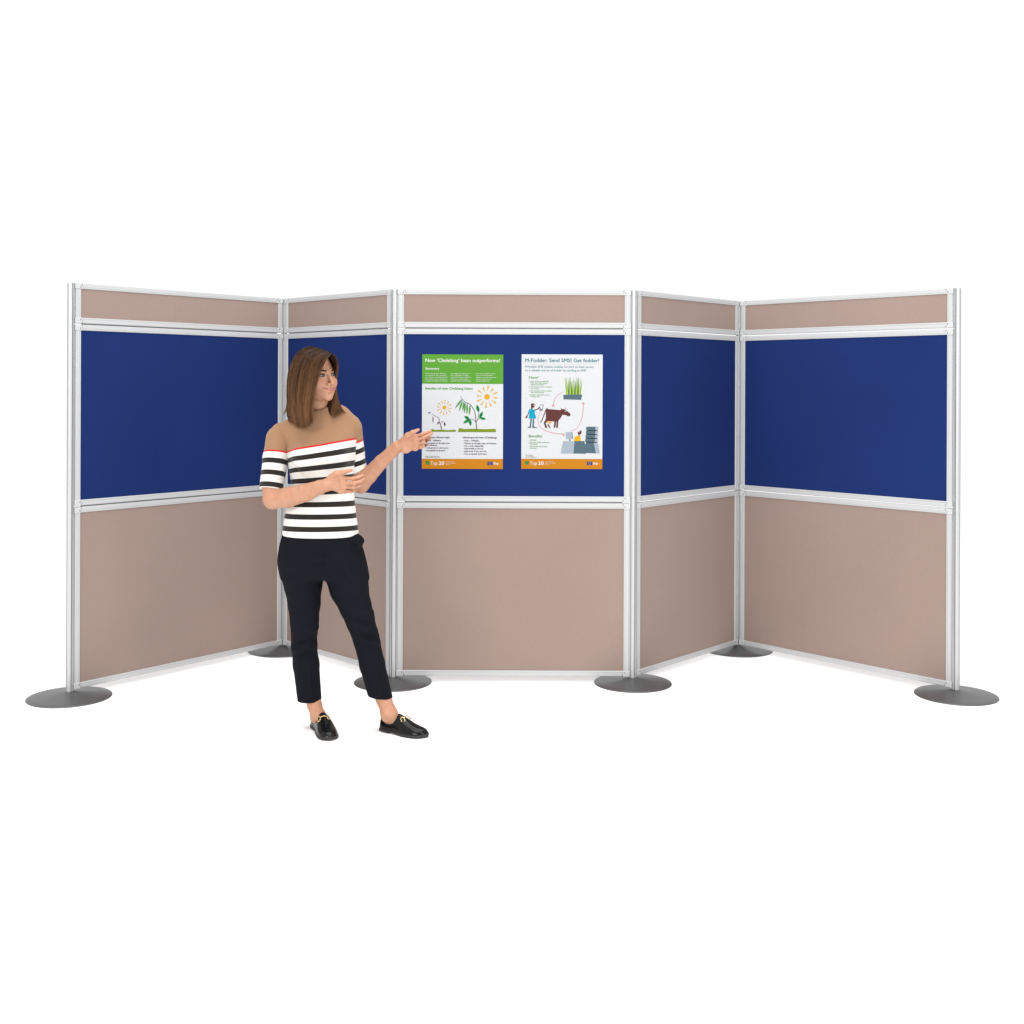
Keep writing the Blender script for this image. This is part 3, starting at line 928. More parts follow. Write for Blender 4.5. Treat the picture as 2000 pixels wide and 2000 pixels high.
for p, q, dd, w, a in [((631, 1060), (631, 1125), 5.13, .005, -.003), ((644, 1050), (645, 1100), 5.13, .006, .0025), ((600, 1088), (642, 1086), 5.12, .010, -.004), ((604, 1110), (640, 1102), 5.12, .010, -.005), ((610, 1122), (640, 1112), 5.12, .008, .004),
                       ((652, 1105), (690, 1150), 5.13, .010, -.005), ((658, 1118), (688, 1172), 5.14, .010, -.004), ((664, 1100), (708, 1128), 5.12, .010, .004), ((668, 1150), (700, 1172), 5.13, .010, .004),
                       ((700, 1205), (738, 1200), 5.13, .012, .006), ((690, 1215), (735, 1222), 5.13, .010, -.006), ((694, 1228), (740, 1240), 5.13, .011, .006), ((698, 1240), (742, 1256), 5.13, .009, -.006), ((704, 1256), (744, 1262), 5.13, .011, .005),
                       ((566, 1170), (600, 1182), 5.17, .012, .004), ((568, 1195), (606, 1200), 5.16, .011, -.004), ((600, 1240), (624, 1226), 5.16, .011, .005), ((576, 1262), (622, 1250), 5.17, .010, -.006), ((570, 1272), (616, 1264), 5.17, .011, .006), ((572, 1284), (612, 1280), 5.17, .010, -.004),
                       ((556, 1120), (590, 1135), 5.15, .014, -.004), ((560, 1150), (596, 1160), 5.16, .013, -.003), ((606, 1290), (608, 1366), 5.215, .006, .0025), ((730, 1290), (745, 1358), 5.16, .006, .0025), ((700, 1056), (716, 1090), 5.16, .007, -.004), ((552, 1052), (560, 1090), 5.16, .006, -.003)]:
    fold(p, q, dd, w, a)
V = folds(V, Q, [(a_, b_, w_, 1.7 * m_) for a_, b_, w_, m_ in fl_])
trousers = mesh_obj('trousers', V, Q, M['trouser'], person, ORG)

# -- head frame: forward is where the face looks
YAW = R(50); ROLLH = R(6.0)
HC = V3(at(615.5, 735.5, 5.210))
fw = np.array([math.sin(YAW), -math.cos(YAW), 0.0]); lf = np.array([math.cos(YAW), math.sin(YAW), 0.0]); up = np.array([0, 0, 1.0])
tiltax = np.array([0, -1.0, 0])   # lean in the picture plane
def rot_about(v, axis, a):
    return v * math.cos(a) + np.cross(axis, v) * math.sin(a) + axis * (axis @ v) * (1 - math.cos(a))
lf, fw, up = [rot_about(v, tiltax, ROLLH) for v in (lf, fw, up)]
HM = np.stack([lf, fw, up])            # world -> head rows
def h2w(p): return HC + p[0] * lf + p[1] * fw + p[2] * up
EYE = [(-.0315, .0745, 0.0), (.0315, .0745, 0.0)]
MZ = -.0640          # mouth line
def head_sdf(P):
    d = ell(P, (0, -.012, .038), (.074, .093, .078))
    d = smin(d, ell(P, (0, .026, -.020), (.0650, .064, .086)), .03)
    d = smin(d, ell(P, (0, .036, -.068), (.049, .048, .037)), .03)
    d = smin(d, ell(P, (0, .0745, -.0965), (.0185, .0155, .0155)), .022)
    for s in (-1, 1):
        d = smin(d, ell(P, (s * .042, .054, -.032), (.024, .026, .026)), .024)        # cheekbone
        d = smin(d, cone(P, (s * .016, .088, .0185), (s * .048, .066, .0165), .0062, .0055), .014)   # brow ridge
        d = smax(d, -ell(P, (s * .0315, .0985, .001), (.0170, .0125, .0098)), .012)   # socket
        lid = ell(P, EYE[(s + 1) // 2], (.0150, .0150, .0135))
        op = ell(P, (s * .0320, .090, -.0004), (.0140, .020, .0053))
        d = smin(d, smax(lid, -op, .0012), .004)
    d = smin(d, chain(P, [(0, .0880, .012), (0, .0955, -.010), (0, .1105, -.0365)], [.0066, .0072, .0086], .008), .010)
    for s in (-1, 1):
        d = smin(d, ell(P, (s * .0115, .0965, -.0415), (.0076, .0095, .0068)), .006)
        d = smax(d, -ell(P, (s * .0062, .1030, -.0495), (.0026, .0040, .0022)), .002)
    # muzzle and lips
    d = smin(d, ell(P, (0, .076, MZ + .001), (.032, .020, .024)), .016)
    d = smin(d, ell(P, (0, .0890, MZ + .0050), (.0250, .0085, .0050)), .005)
    d = smin(d, ell(P, (0, .0880, MZ - .0066), (.0225, .0088, .0068)), .006)
    for s in (-1, 1):
        d = smin(d, cone(P, (s * .016, .0870, MZ + .0030), (s * .0305, .0735, MZ + .0068), .0050, .003), .006)
    d = smax(d, -chain(P, [(-.0310, .0840, MZ + .0076), (-.014, .0955, MZ + .0006), (.014, .0955, MZ + .0006), (.0310, .0840, MZ + .0076)], [.0010, .0014, .0014, .0010], .002), .0022)
    d = smax(d, -ell(P, (0, .094, MZ - .018), (.012, .006, .0045)), .008)
    for s in (-1, 1):
        d = smin(d, ell(P, (s * .073, -.008, -.012), (.006, .016, .030)), .008)
    return d
h = .0019
lo, hi = (-.088, -.112, -.185), (.088, .128, .125)
fld = Field(lo, hi, h)
P = fld.pts()
nk0, nk1 = (HM @ (V3(at(621, 778, 5.232)) - HC)), (HM @ (V3(at(624, 822, 5.25)) - HC))
d = head_sdf(P)
d = smin(d, cone(P, (0, -.022, -.055), nk0, .046, .0455), .02)
d = smin(d, cone(P, nk0, nk1, .0455, .046), .02)
V, Q = surface(fld, d); V = relax(V, Q, 1)
# colouring: lips, a little flush on cheeks and nose, shaded lids
Pv = (V[:, 0].astype(F32), V[:, 1].astype(F32), V[:, 2].astype(F32))
ax_, zv = np.abs(V[:, 0]), V[:, 2]
zm = MZ + .0004 + .0072 * (ax_ / .0310) ** 2
tu = .0064 * np.clip(1 - (ax_ / .0335) ** 2, 0, 1) ** .75 * (1 - .22 * np.exp(-(ax_ / .0035) ** 2))
tl = .0088 * np.clip(1 - (ax_ / .0290) ** 2, 0, 1) ** .8
wl = (np.clip((zm + tu - zv) / .0014 + .5, 0, 1) * np.clip((zv - zm + tl) / .0014 + .5, 0, 1) * (V[:, 1] > .06) * (ax_ < .034))[:, None]
ck = np.minimum(ell(Pv, (-.042, .07, -.032), (.02, .02, .02)), ell(Pv, (.042, .07, -.032), (.02, .02, .02)))
wc = np.clip(0.7 - ck / .025, 0, 1)[:, None] * 0.35
tint = SKIN * (1 - wc) + np.array([.42, .172, .115]) * wc
eyd = np.minimum(ell(Pv, (-.0320, .0885, .0028), (.0160, .008, .0062)), ell(Pv, (.0320, .0885, .0028), (.0160, .008, .0062)))
we = np.clip(0.5 - eyd / .003, 0, 1)[:, None] * .78
tint = tint * (1 - we) + np.array([.12, .062, .042]) * we          # eye make-up on the lids
tint = tint * (1 - wl) + LIP * wl
on = (np.clip(.5 - (np.abs(zv - zm) - .0013) / .0008, 0, 1) * (V[:, 1] > .06) * (ax_ < .034))[:, None]
tooth = np.clip((.0185 - ax_) / .003, 0, 1)[:, None]
tint = tint * (1 - on) + (np.array([.46, .40, .37]) * tooth + np.array([.12, .034, .03]) * (1 - tooth)) * on     # smile: teeth, darker corners
BV, BQ, BT = [HC + V @ HM], [Q], [tint]

def skin_block(V, Q, t=None):
    BV.append(V); BQ.append(Q)
    BT.append(np.tile(SKIN, (len(V), 1)) if t is None else t)

# -- hands and forearms
def hand(P, wrist, kn, fingers, thumb, palm_r, fr):
    d = None
    for k_ in kn:
        e = cone(P, wrist, k_, palm_r * 1.12, palm_r * .92)
        d = e if d is None else smin(d, e, .012)
    for i in range(3):
        d = smin(d, cone(P, kn[i], kn[i + 1], palm_r * .92, palm_r * .88), .008)
    d = smin(d, chain(P, thumb[0], thumb[1], .006), .012)
    fd = None
    for j, f in enumerate(fingers):
        r = fr[j]
        e = chain(P, f, [r * 1.10, r * 1.0, r * .93, r * .80][:len(f)], .003)
        # soft knuckle swelling
        e = smin(e, ell(P, f[1], (r * 1.1, r * 1.1, r * 1.1)), .004)
        fd = e if fd is None else smin(fd, e, .0012)
    return smin(d, fd, .006)
def tips(V, fingers, thumb):
    """nails and finger pads a little pinker"""
    t = np.tile(SKIN, (len(V), 1))
    w = np.zeros(len(V))
    for f in list(fingers) + [thumb[0]]:
        w = np.maximum(w, np.exp(-(np.linalg.norm(V - V3(f[-1]), axis=1) / .011) ** 2))
    return t * (1 - .4 * w[:, None]) + np.array([.50, .20, .15]) * (.4 * w[:, None])

# her right arm across the waist
el, wr = at(533, 975, 5.185), at(636, 948, 5.045)
fld = Field(V3(at(500, 1010, 5.2)) - (0, .23, 0), V3(at(722, 880, 5.1)) + (0, .12, .06), .0021)
P = fld.pts()
d = chain(P, [at(541, 900, 5.235), at(531, 950, 5.20), el], [.043, .042, .0425], .008)
d = smin(d, chain(P, [el, at(562, 971.5, 5.150), at(598, 962, 5.100), at(624, 952, 5.062), wr], [.0420, .0440, .0385, .0305, .0275], .007), .012)
knR = [at(668, 934, 5.022), at(670, 943, 5.015), at(670, 951, 5.018), at(667, 958.5, 5.028)]
fiR = [[knR[0], at(690, 935, 5.000), at(702, 932, 5.012), at(708, 929, 5.026)],
       [knR[1], at(692, 944, 4.992), at(704, 940.5, 5.008), at(710, 936, 5.024)],
       [knR[2], at(691, 952, 4.998), at(702, 948.5, 5.012), at(708, 943.5, 5.028)],
       [knR[3], at(685, 960, 5.012), at(694, 957.5, 5.024), at(699, 953, 5.036)]]
thR = ([at(645, 934, 5.035), at(657, 924.5, 5.015), at(672, 922, 5.006), at(686, 918.5, 5.008)], [.0155, .0125, .0098, .0072])
d = smin(d, hand(P, at(640, 946, 5.043), knR, fiR, thR, .0140, [.0082, .0085, .0080, .0070]), .014)
V, Q = surface(fld, d); V = relax(V, Q, 1)
skin_block(V, Q, tips(V, fiR, thR))

# her left arm reaching out to the poster
el, wr = at(704, 946, 5.335), at(776, 873, 5.225)
fld = Field(V3(at(672, 985, 5.4)) - (0, .26, 0), V3(at(850, 822, 5.3)) + (0, .15, 0), .0021)
P = fld.pts()
d = chain(P, [at(692, 880, 5.30), at(699, 920, 5.32), el], [.041, .040, .0390], .008)
d = smin(d, chain(P, [el, at(720, 928.5, 5.310), at(745, 902, 5.270), at(765, 883, 5.240), wr], [.0385, .0370, .0312, .0275, .0270], .007), .012)
knL = [at(808, 853, 5.185), at(812, 860, 5.178), at(813.5, 867.5, 5.180), at(811.5, 875, 5.186)]
fiL = [[knL[0], at(824.5, 848.5, 5.172), at(834, 845, 5.175), at(841, 842.5, 5.182)],
       [knL[1], at(828, 855.5, 5.160), at(837, 850.5, 5.160), at(843.5, 846.5, 5.166)],
       [knL[2], at(827.5, 864.5, 5.155), at(834, 860, 5.145), at(839.5, 856.5, 5.142)],
       [knL[3], at(822.5, 873.5, 5.160), at(828.5, 871.5, 5.148), at(833.5, 869, 5.142)]]
thL = ([at(786, 862, 5.200), at(796, 850.5, 5.170), at(806, 844.5, 5.155), at(817, 839.5, 5.150)], [.0160, .0122, .0094, .0068])
d = smin(d, hand(P, at(780, 871, 5.215), knL, fiL, thL, .0135, [.0078, .0082, .0078, .0068]), .014)
d = smax(d, -ell(P, at(800, 868, 5.150), (.020, .014, .014)), .014)       # hollow of the palm
d = smin(d, ell(P, at(792, 880, 5.195), (.020, .014, .013)), .014)        # heel of the hand
V, Q = surface(fld, d); V = relax(V, Q, 1)
skin_block(V, Q, tips(V, fiL, thL))

# shoes stand on the floor: heel and toe points
def gp(px, d):
    p = at(px, 1400, d); return np.array([p.x, d, 0.0])
SHOES = [(gp(617, 5.305), gp(645.5, 5.085), 'R'), (gp(747, 5.255), gp(832, 5.135), 'L')]
ankR = [at(604, 1330, 5.268), at(613.5, 1374, 5.262), at(621, 1398, 5.245)]
ankL = [at(737, 1330, 5.222), at(749, 1364, 5.218), at(760, 1394, 5.205)]
for (hl, to, side), ak, rr in zip(SHOES, (ankR, ankL), ((.033, .0290, .033), (.034, .0315, .036))):
    dr = (to - hl) / np.linalg.norm(to - hl)
    heelp = hl + dr * .040 + np.array([0, 0, .045]); mid = hl + dr * .125 + np.array([0, 0, .040]); toe = hl + dr * .20 + np.array([0, 0, .022])
    fld = Field(np.minimum(np.minimum(V3(ak[0]), toe), heelp) - .06, np.maximum(np.maximum(V3(ak[0]), toe), heelp) + .06, .0028)
    P = fld.pts()
    d = chain(P, ak, rr, .02)
    d = smin(d, chain(P, [V3(ak[2]), heelp], [rr[2] * .95, .025], .02), .012)
    d = smin(d, chain(P, [V3(ak[2]) - (0, 0, .004), hl + dr * .085 + np.array([0, 0, .046])], [rr[2] * .95, .024], .02), .012)
    V, Q = surface(fld, d); V = relax(V, Q, 1)
    skin_block(V, Q)
# trunk and legs under the clothes, so the body is whole
fld = Field(at(500, 1400, 5.25) + Vector((0, -.2, 0)), at(790, 800, 5.25) + Vector((0, .2, 0)), .010)
P = fld.pts()
d = stack(P, [(z, cx, cy, rx - .014, ry - .014) for z, cx, cy, rx, ry in torso])
d = smin(d, stack(P, [(z, cx, cy, rx - .014, ry - .014) for z, cx, cy, rx, ry in hips]), .03)
d = smin(d, chain(P, [at(*q) for q in RL[:-1]] + [ankR[0]], [r - .016 for r in RLr[:-1]] + [.034], .03), .02)
d = smin(d, chain(P, [at(*q) for q in LL[:-1]] + [ankL[0]], [r - .016 for r in LLr[:-1]] + [.034], .03), .02)
d = smin(d, chain(P, RS, [.045, .040, .036], .02), .02)
d = smin(d, chain(P, LS, [.034, .033, .033], .02), .02)
V, Q = surface(fld, d); V = relax(V, Q, 2)
skin_block(V, Q)
off = 0; QQ = []
for v, q in zip(BV, BQ):
    QQ.append(q + off); off += len(v)
body = mesh_obj('body', np.concatenate(BV), np.concatenate(QQ), M['skin'], person, ORG, {'tint': np.concatenate(BT)})

# -- eyes, lashes, brows
def eye_mesh(c):
    n, m_ = 28, 20
    gz = np.array([.10, 1.0, -.03]); gz /= np.linalg.norm(gz)
    v, t, q = [], [], []
    ux = np.cross(gz, [0, 0, 1.0]); ux /= np.linalg.norm(ux); uz = np.cross(ux, gz)
    for i in range(m_ + 1):
        th = math.pi * (i / m_) ** 1.35
        for j in range(n):
            ph = 2 * math.pi * j / n
            p = gz * math.cos(th) + (ux * math.cos(ph) + uz * math.sin(ph)) * math.sin(th)
            v.append(HC + (V3(c) + p * .0127) @ HM)
            t.append((.004, .004, .004) if th < .20 else ((.055, .062, .058) if th < .44 else ((.02, .02, .02) if th < .51 else (.48, .45, .43))))
    for i in range(m_):
        for j in range(n):
            q.append((i * n + j, (i + 1) * n + j, (i + 1) * n + (j + 1) % n, i * n + (j + 1) % n))
    return mesh_obj('eye', np.array(v), np.array(q), M['eye'], person, ORG, {'tint': np.array(t)})
def surf_y(x, z, y0=.13):
    y = y0
    for _ in range(60):
        dd = float(np.asarray(head_sdf((np.array([x], F32), np.array([y], F32), np.array([z], F32))))[0])
        if dd < .0002: break
        y -= max(dd * .7, .0002)
    return y
for c in EYE:
    e = eye_mesh(c)
    s = 1 if c[0] > 0 else -1
    lm = MB()
    for zz, r in ((.0055, .0026), (-.0058, .0012)):
        pts, rr = [], []
        for u in np.linspace(-1, 1, 9):
            x = c[0] + s * .0004 + u * .0142; z = -.0004 + zz * (1 - u * u) ** .6
            pts.append(HC + np.array([x, surf_y(x, z) + .0006, z]) @ HM - V3(ORG)); rr.append(r * (1 - .55 * u * u * (1 if s * u < 0 else .3)))
        lm.tube(pts, rr, 6)
    # a flick of lash at the outer corner
    lm.build('eyelashes', M['lash'], e, True)
    bm_ = MB()
    random.seed(3)
    for k in range(110):
        u = random.random()
        x = s * (.0125 + .0380 * u); z = .0165 + .0062 * math.sin(u * 2.2) - .003 * u + random.uniform(-.0032, .0032) * (1.1 - .75 * u)
        y = surf_y(x, z)
        x2 = x + s * .006; z2 = z + .0022 * (1 - 1.6 * u)
        p = HC + np.array([x, y + .0004, z]) @ HM - V3(ORG); q = HC + np.array([x2, surf_y(x2, z2) + .0006, z2]) @ HM - V3(ORG)
        bm_.tube([p, (p + q) / 2 + (V3(fw) * .0004), q], [.0010, .0010, .0004], 4)
    bm_.build('eyebrow', M['brow'], person, True)

# -- hair: guide locks round the head, a dense under-layer and many fine strands over it
G = [   # front edge on her right side -> round the back -> left side
    [(648, 692, 5.115), (640, 699, 5.080), (630.5, 716, 5.062), (622, 740, 5.060), (615.5, 768, 5.070), (612, 796, 5.080), (612, 821, 5.088)],
    [(643, 689, 5.130), (624, 700, 5.075), (611, 728, 5.055), (605, 760, 5.060), (602, 790, 5.070), (602, 815, 5.080), (604, 832, 5.085)],
    [(633, 684, 5.160), (606, 697, 5.090), (592, 728, 5.065), (587, 760, 5.068), (585, 790, 5.080), (587, 818, 5.092), (591, 838, 5.098)],
    [(620, 679, 5.190), (589, 693, 5.135), (574, 726, 5.112), (570, 760, 5.112), (569, 790, 5.122), (571, 812, 5.135), (576, 832, 5.142)],
    [(606, 677, 5.225), (580, 691, 5.205), (565, 724, 5.195), (561.5, 760, 5.195), (561.5, 785, 5.205), (561, 805, 5.215), (564, 822, 5.215)],
    [(606, 677, 5.255), (586, 690, 5.275), (571, 722, 5.290), (566, 758, 5.290), (566, 785, 5.285), (566, 805, 5.285), (570, 818, 5.285)],
    [(618, 679, 5.270), (606, 692, 5.320), (596, 724, 5.335), (592, 758, 5.335), (592, 785, 5.325), (592, 803, 5.325), (594, 815, 5.325)],
    [(632, 684, 5.250), (636, 694, 5.300), (640, 722, 5.325), (640, 756, 5.325), (640, 780, 5.315), (640, 798, 5.315), (641, 808, 5.315)],
    [(643, 689, 5.190), (653, 698, 5.232), (658.5, 718, 5.255), (655, 746, 5.262), (656, 770, 5.262), (661, 790, 5.262), (670, 804, 5.258)],
    [(648, 692, 5.140), (656.5, 699, 5.170), (659.5, 715, 5.198), (655.5, 742, 5.225), (655.5, 765, 5.235), (660, 788, 5.228), (672, 805, 5.215)],
    [(649, 693, 5.118), (655, 698, 5.140), (658, 712, 5.165), (654, 742, 5.200), (652.5, 768, 5.210), (654, 792, 5.200), (658, 812, 5.182)],
    [(649, 694, 5.135), (653, 704, 5.180), (654, 722, 5.220), (650, 752, 5.232), (644, 778, 5.226), (642, 795, 5.206), (650, 814, 5.182)],
]
GW = np.array([[tuple(at(*p)) for p in g] for g in G])
NG, NT = len(G), 7
def cat(a, b, c, d, t): return 0.5 * (2 * b + (c - a) * t + (2 * a - 5 * b + 4 * c - d) * t * t + (3 * b - a - 3 * c + d) * t ** 3)
def loft(u, t):
    """u 0..1 round the head, t 0..1 root to tip"""
    def along(g, t):
        x = min(t, .9999) * (NT - 1); i = int(x); f = x - i
        q = GW[g]
        return cat(q[max(i - 1, 0)], q[i], q[i + 1], q[min(i + 2, NT - 1)], f)
    x = min(max(u, 0), .9999) * (NG - 1); i = int(x); f = x - i
    return cat(along(max(i - 1, 0), t), along(i, t), along(i + 1, t), along(min(i + 2, NG - 1), t), f)
AX = V3(at(615, 740, 5.215))
def outward(p):
    v = np.array([p[0] - AX[0], p[1] - AX[1], (p[2] - AX[2]) * (.9 if p[2] > AX[2] else 0.0)])
    return v / (np.linalg.norm(v) + 1e-9)
NU, NTT = 110, 34
Vo, Vi = [], []
for i in range(NU + 1):
    for j in range(NTT + 1):
        p = loft(i / NU, j / NTT * .965); n = outward(p)
        Vo.append(p - n * .0035); Vi.append(p - n * (.0065 + .010 * (1 - j / NTT)))
Vv = np.array(Vo + Vi); no = len(Vo)
Qh = []
def vi(i, j): return i * (NTT + 1) + j
for i in range(NU):
    for j in range(NTT):
        Qh.append((vi(i, j), vi(i, j + 1), vi(i + 1, j + 1), vi(i + 1, j)))
        Qh.append((no + vi(i, j), no + vi(i + 1, j), no + vi(i + 1, j + 1), no + vi(i, j + 1)))
for i in range(NU):
    Qh.append((vi(i, NTT), no + vi(i, NTT), no + vi(i + 1, NTT), vi(i + 1, NTT)))
for j in range(NTT):
    Qh.append((vi(0, j), no + vi(0, j), no + vi(0, j + 1), vi(0, j + 1)))
    Qh.append((vi(NU, j + 1), no + vi(NU, j + 1), no + vi(NU, j), vi(NU, j)))
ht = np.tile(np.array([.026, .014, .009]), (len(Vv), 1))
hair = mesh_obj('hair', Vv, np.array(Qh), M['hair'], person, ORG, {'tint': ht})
rng = np.random.default_rng(11)
SV, SQ, ST = [], [], []
NSEG = 13
def strand(u, t0, t1, lift, r, col, wav, spread=0.0):
    ph = rng.uniform(0, 6.28); fr = rng.uniform(2, 4)
    pts = []
    for k in range(NSEG):
        t = t0 + (t1 - t0) * k / (NSEG - 1)
        uu = u + wav * math.sin(ph + fr * t * 3) * t + spread * max(t - .7, 0) ** 1.5
        p = loft(min(max(uu, 0), 1), min(t, 1.0))
        if t > 1.0:
            p = p + (loft(uu, 1.0) - loft(uu, .96)) * (t - 1) / .04
        pts.append(p + outward(p) * (lift * (1 - .4 * t) + .0012 * math.sin(ph * 2 + t * 9)))
    pts = np.array(pts)
    n0 = len(SV)
    for k in range(NSEG):
        t = (pts[min(k + 1, NSEG - 1)] - pts[max(k - 1, 0)]); t /= np.linalg.norm(t) + 1e-9
        o = outward(pts[k]); a = np.cross(t, o); a /= np.linalg.norm(a) + 1e-9; b = np.cross(t, a)
        f = k / (NSEG - 1)
        rr = r * (1.0 if f < .6 else 1 - .85 * ((f - .6) / .4) ** 1.5) * (.7 + .3 * min(f / .1, 1))
        tc = np.clip(t0 + (t1 - t0) * f, 0, 1)
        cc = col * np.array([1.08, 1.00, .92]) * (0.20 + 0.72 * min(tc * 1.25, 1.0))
        for w, sgn in ((a * rr, 1), (b * rr * .6, 1), (-a * rr, 1), (-b * rr * .6, 1)):
            SV.append(pts[k] + w); ST.append(cc)
        if k:
            for s in range(4):
                SQ.append((n0 + (k - 1) * 4 + s, n0 + (k - 1) * 4 + (s + 1) % 4, n0 + k * 4 + (s + 1) % 4, n0 + k * 4 + s))
cols = [np.array(c) for c in ((.080, .040, .021), (.115, .060, .031), (.172, .086, .041), (.046, .023, .0125), (.265, .138, .064))]
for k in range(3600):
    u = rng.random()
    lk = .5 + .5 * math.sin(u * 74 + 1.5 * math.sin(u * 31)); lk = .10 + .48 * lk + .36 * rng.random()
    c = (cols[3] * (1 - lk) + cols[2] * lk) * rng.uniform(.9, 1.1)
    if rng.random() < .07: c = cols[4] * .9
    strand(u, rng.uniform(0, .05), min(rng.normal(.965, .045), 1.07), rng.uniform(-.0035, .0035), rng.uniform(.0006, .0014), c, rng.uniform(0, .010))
for k in range(60):      # loose outer hairs
    strand(rng.random(), rng.uniform(0, .3), rng.uniform(.95, 1.06), rng.uniform(.003, .006), .0005, cols[2], rng.uniform(0, .02))
for k in range(26):      # flick at the back of the neck
    strand(rng.uniform(.36, .42), .55, rng.uniform(1.0, 1.03), .002, .0009, cols[1], .004, .0)
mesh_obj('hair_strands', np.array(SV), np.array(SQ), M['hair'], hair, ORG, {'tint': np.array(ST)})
# flicked lock that lifts off the back of the neck
fm = MB()
for k in range(16):
    a = at(561.5 + rng.uniform(0, 4), 775 + rng.uniform(-4, 4), 5.20 + rng.uniform(-.01, .01)); b = at(560 + rng.uniform(-1, 3), 793, 5.20); c = at(557 + rng.uniform(-1, 2), 802, 5.20); e = at(552.5 + rng.uniform(0, 4), 808 + rng.uniform(-3, 2), 5.20)
    fm.tube([Vector(p) - ORG for p in (a, b, c, e)], [.0012, .0012, .0010, .0004], 4)
fo = fm.build('hair_flick', M['hair'], hair, True)
fa = fo.data.attributes.new('tint', 'FLOAT_COLOR', 'POINT')
fa.data.foreach_set('color', np.tile(np.array([.11, .062, .035, 1.0]), len(fo.data.vertices)).astype(F32))

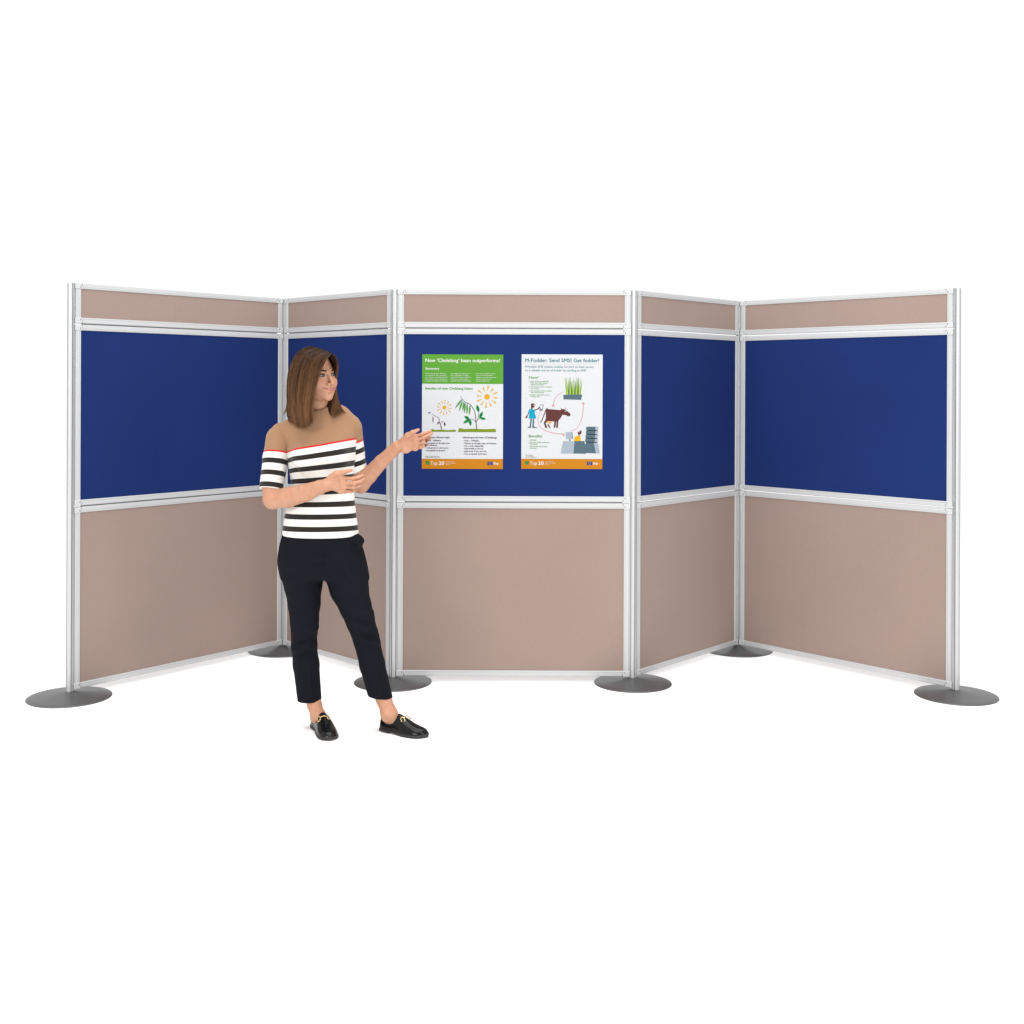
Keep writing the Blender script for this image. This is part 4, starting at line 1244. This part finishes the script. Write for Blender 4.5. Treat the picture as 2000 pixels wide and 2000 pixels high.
# -- loafers
def loafer(hl, to, side):
    L = np.linalg.norm(to - hl); fwv = (to - hl) / L; lfv = np.array([-fwv[1], fwv[0], 0]); upv = np.array([0, 0, 1.0])
    Mx = np.stack([lfv, fwv, upv])
    sgn = 1 if side == 'L' else -1           # outer side of the foot
    f = Field((-.058, -.018, -.004), (.058, L + .020, .110), .0021)
    X, Y, Z = P = f.pts()
    s = np.clip(Y / F32(L), -.06, 1.06)
    T = np.array([(-.06, -.008, .01), (0, .024, .060), (.06, .0300, .072), (.15, .0325, .068), (.28, .0335, .066), (.36, .0350, .074), (.42, .0370, .075), (.52, .0405, .066), (.62, .0435, .054), (.72, .0445, .043), (.82, .0430, .036), (.90, .0385, .032), (.96, .0315, .027), (1.0, .0220, .019), (1.035, .008, .008), (1.06, -.008, .004)])
    yy = np.asarray(Y).reshape(-1); st = np.clip(yy / L, -.06, 1.06)
    w = np.interp(st, T[:, 0], T[:, 1]).astype(F32).reshape(1, -1, 1); hh = np.interp(st, T[:, 0], T[:, 2]).astype(F32).reshape(1, -1, 1)
    k_ = np.hanning(11)[1:-1]; k_ /= k_.sum()
    w = np.convolve(w.ravel(), k_, 'same').reshape(1, -1, 1).astype(F32); hh = np.convolve(hh.ravel(), k_, 'same').reshape(1, -1, 1).astype(F32)
    bend = (0.006 * sgn * -1) * np.sin(np.clip(s, 0, 1) * math.pi)     # banana last
    xx = X - bend.astype(F32)
    z0 = F32(.010)
    zc = np.maximum(Z - z0, -.02)
    w = np.maximum(w, F32(.0008))
    d = (np.sqrt((xx / w) ** 2 + np.sign(zc) * (np.abs(zc) / hh) ** 2 * 1.0 + 0.0) if False else np.sqrt((xx / w) ** 2 + (np.maximum(zc, 0) / hh) ** 2) - 1) * np.minimum(w, hh)
    d = smax(d, z0 - Z - F32(.004), .004)
    zt = np.interp(yy / L, [-.1, 0, .1, .2, .3, .34, .365, .385, 1.2], [.082, .078, .069, .061, .055, .0555, .066, .11, .2]).astype(F32).reshape(1, -1, 1)
    d = smax(d, Z - zt, .0025)          # topline: high at the heel, low beside the tongue
    V, Q = surface(f, d); V = relax(V, Q, 2)
    # raised apron seam and creases across the vamp
    ln = [((-.030, L * .62, .040), (-.026, L * .80, .033), .0022, .0016), ((-.026, L * .80, .033), (0, L * .885, .033), .0022, .0016), ((0, L * .885, .033), (.026, L * .80, .033), .0022, .0016), ((.026, L * .80, .033), (.030, L * .62, .040), .0022, .0016),
          ((-.04, L * .665, .040), (.04, L * .675, .040), .005, -.0022), ((-.04, L * .715, .038), (.03, L * .72, .036), .004, -.0018), ((-.02, L * .76, .036), (.04, L * .75, .036), .004, .0015),
          ((-.046, L * .51, .01), (-.03, L * .50, .055), .003, .0016), ((.046, L * .51, .01), (.03, L * .50, .055), .003, .0016)]
    V = folds(V, Q, ln, False)
    upper = mesh_obj('shoe', hl + V @ Mx, Q, M['leather'], person, ORG)
    # sole and heel block
    f2 = Field((-.058, -.016, -.004), (.058, L + .020, .024), .0018)
    X, Y, Z = P2 = f2.pts()
    st = np.asarray(Y).reshape(-1) / L
    w2 = np.interp(st, T[:, 0], T[:, 1] + .0022).astype(F32).reshape(1, -1, 1)
    bend = (0.006 * sgn * -1) * np.sin(np.clip(Y / F32(L), 0, 1) * math.pi)
    d2 = np.abs(X - bend.astype(F32)) - w2
    spring = F32(.0055) * np.clip((Y / F32(L) - .78) / .22, 0, 1) ** 2
    top = Z - (F32(.0125) + spring); bot = np.where(Y / L < .27, F32(.0) - Z, F32(.0075) * np.clip((F32(.62) - Y / F32(L)) / F32(.3), 0, 1) + spring - Z)
    d2 = smax(smax(d2, top, .001), bot.astype(F32), .001)
    V, Q = surface(f2, d2); V = relax(V, Q, 1)
    mesh_obj('sole', hl + V @ Mx, Q, M['sole'], upper, ORG)
    # snaffle buckle: two rings and a bar over the vamp
    b = MB()
    def wp(x, y, z): return Vector(hl + np.array([x, y, z]) @ Mx) - ORG
    yb = L * .545
    for sx in (-1, 1):
        ring = []
        for k in range(15):
            a = 2 * math.pi * k / 14
            rx_ = .0225 + .0070 * math.cos(a)
            ring.append(wp(sx * rx_, yb + .0100 * math.sin(a), .0120 + .0645 * math.sqrt(max(1 - (rx_ / .0425) ** 2, 0)) - .0065 * math.sin(a) + .0012))
        b.tube(ring, .0019, 6)
    b.tube([wp(-.0180, yb, .0715), wp(-.011, yb, .0765), wp(0, yb, .0782), wp(.011, yb, .0765), wp(.0180, yb, .0715)], [.0028, .0019, .0024, .0019, .0028], 8)
    b.build('buckle', M['gold'], upper, True)
for hl, to, side in SHOES:
    loafer(hl, to, side)
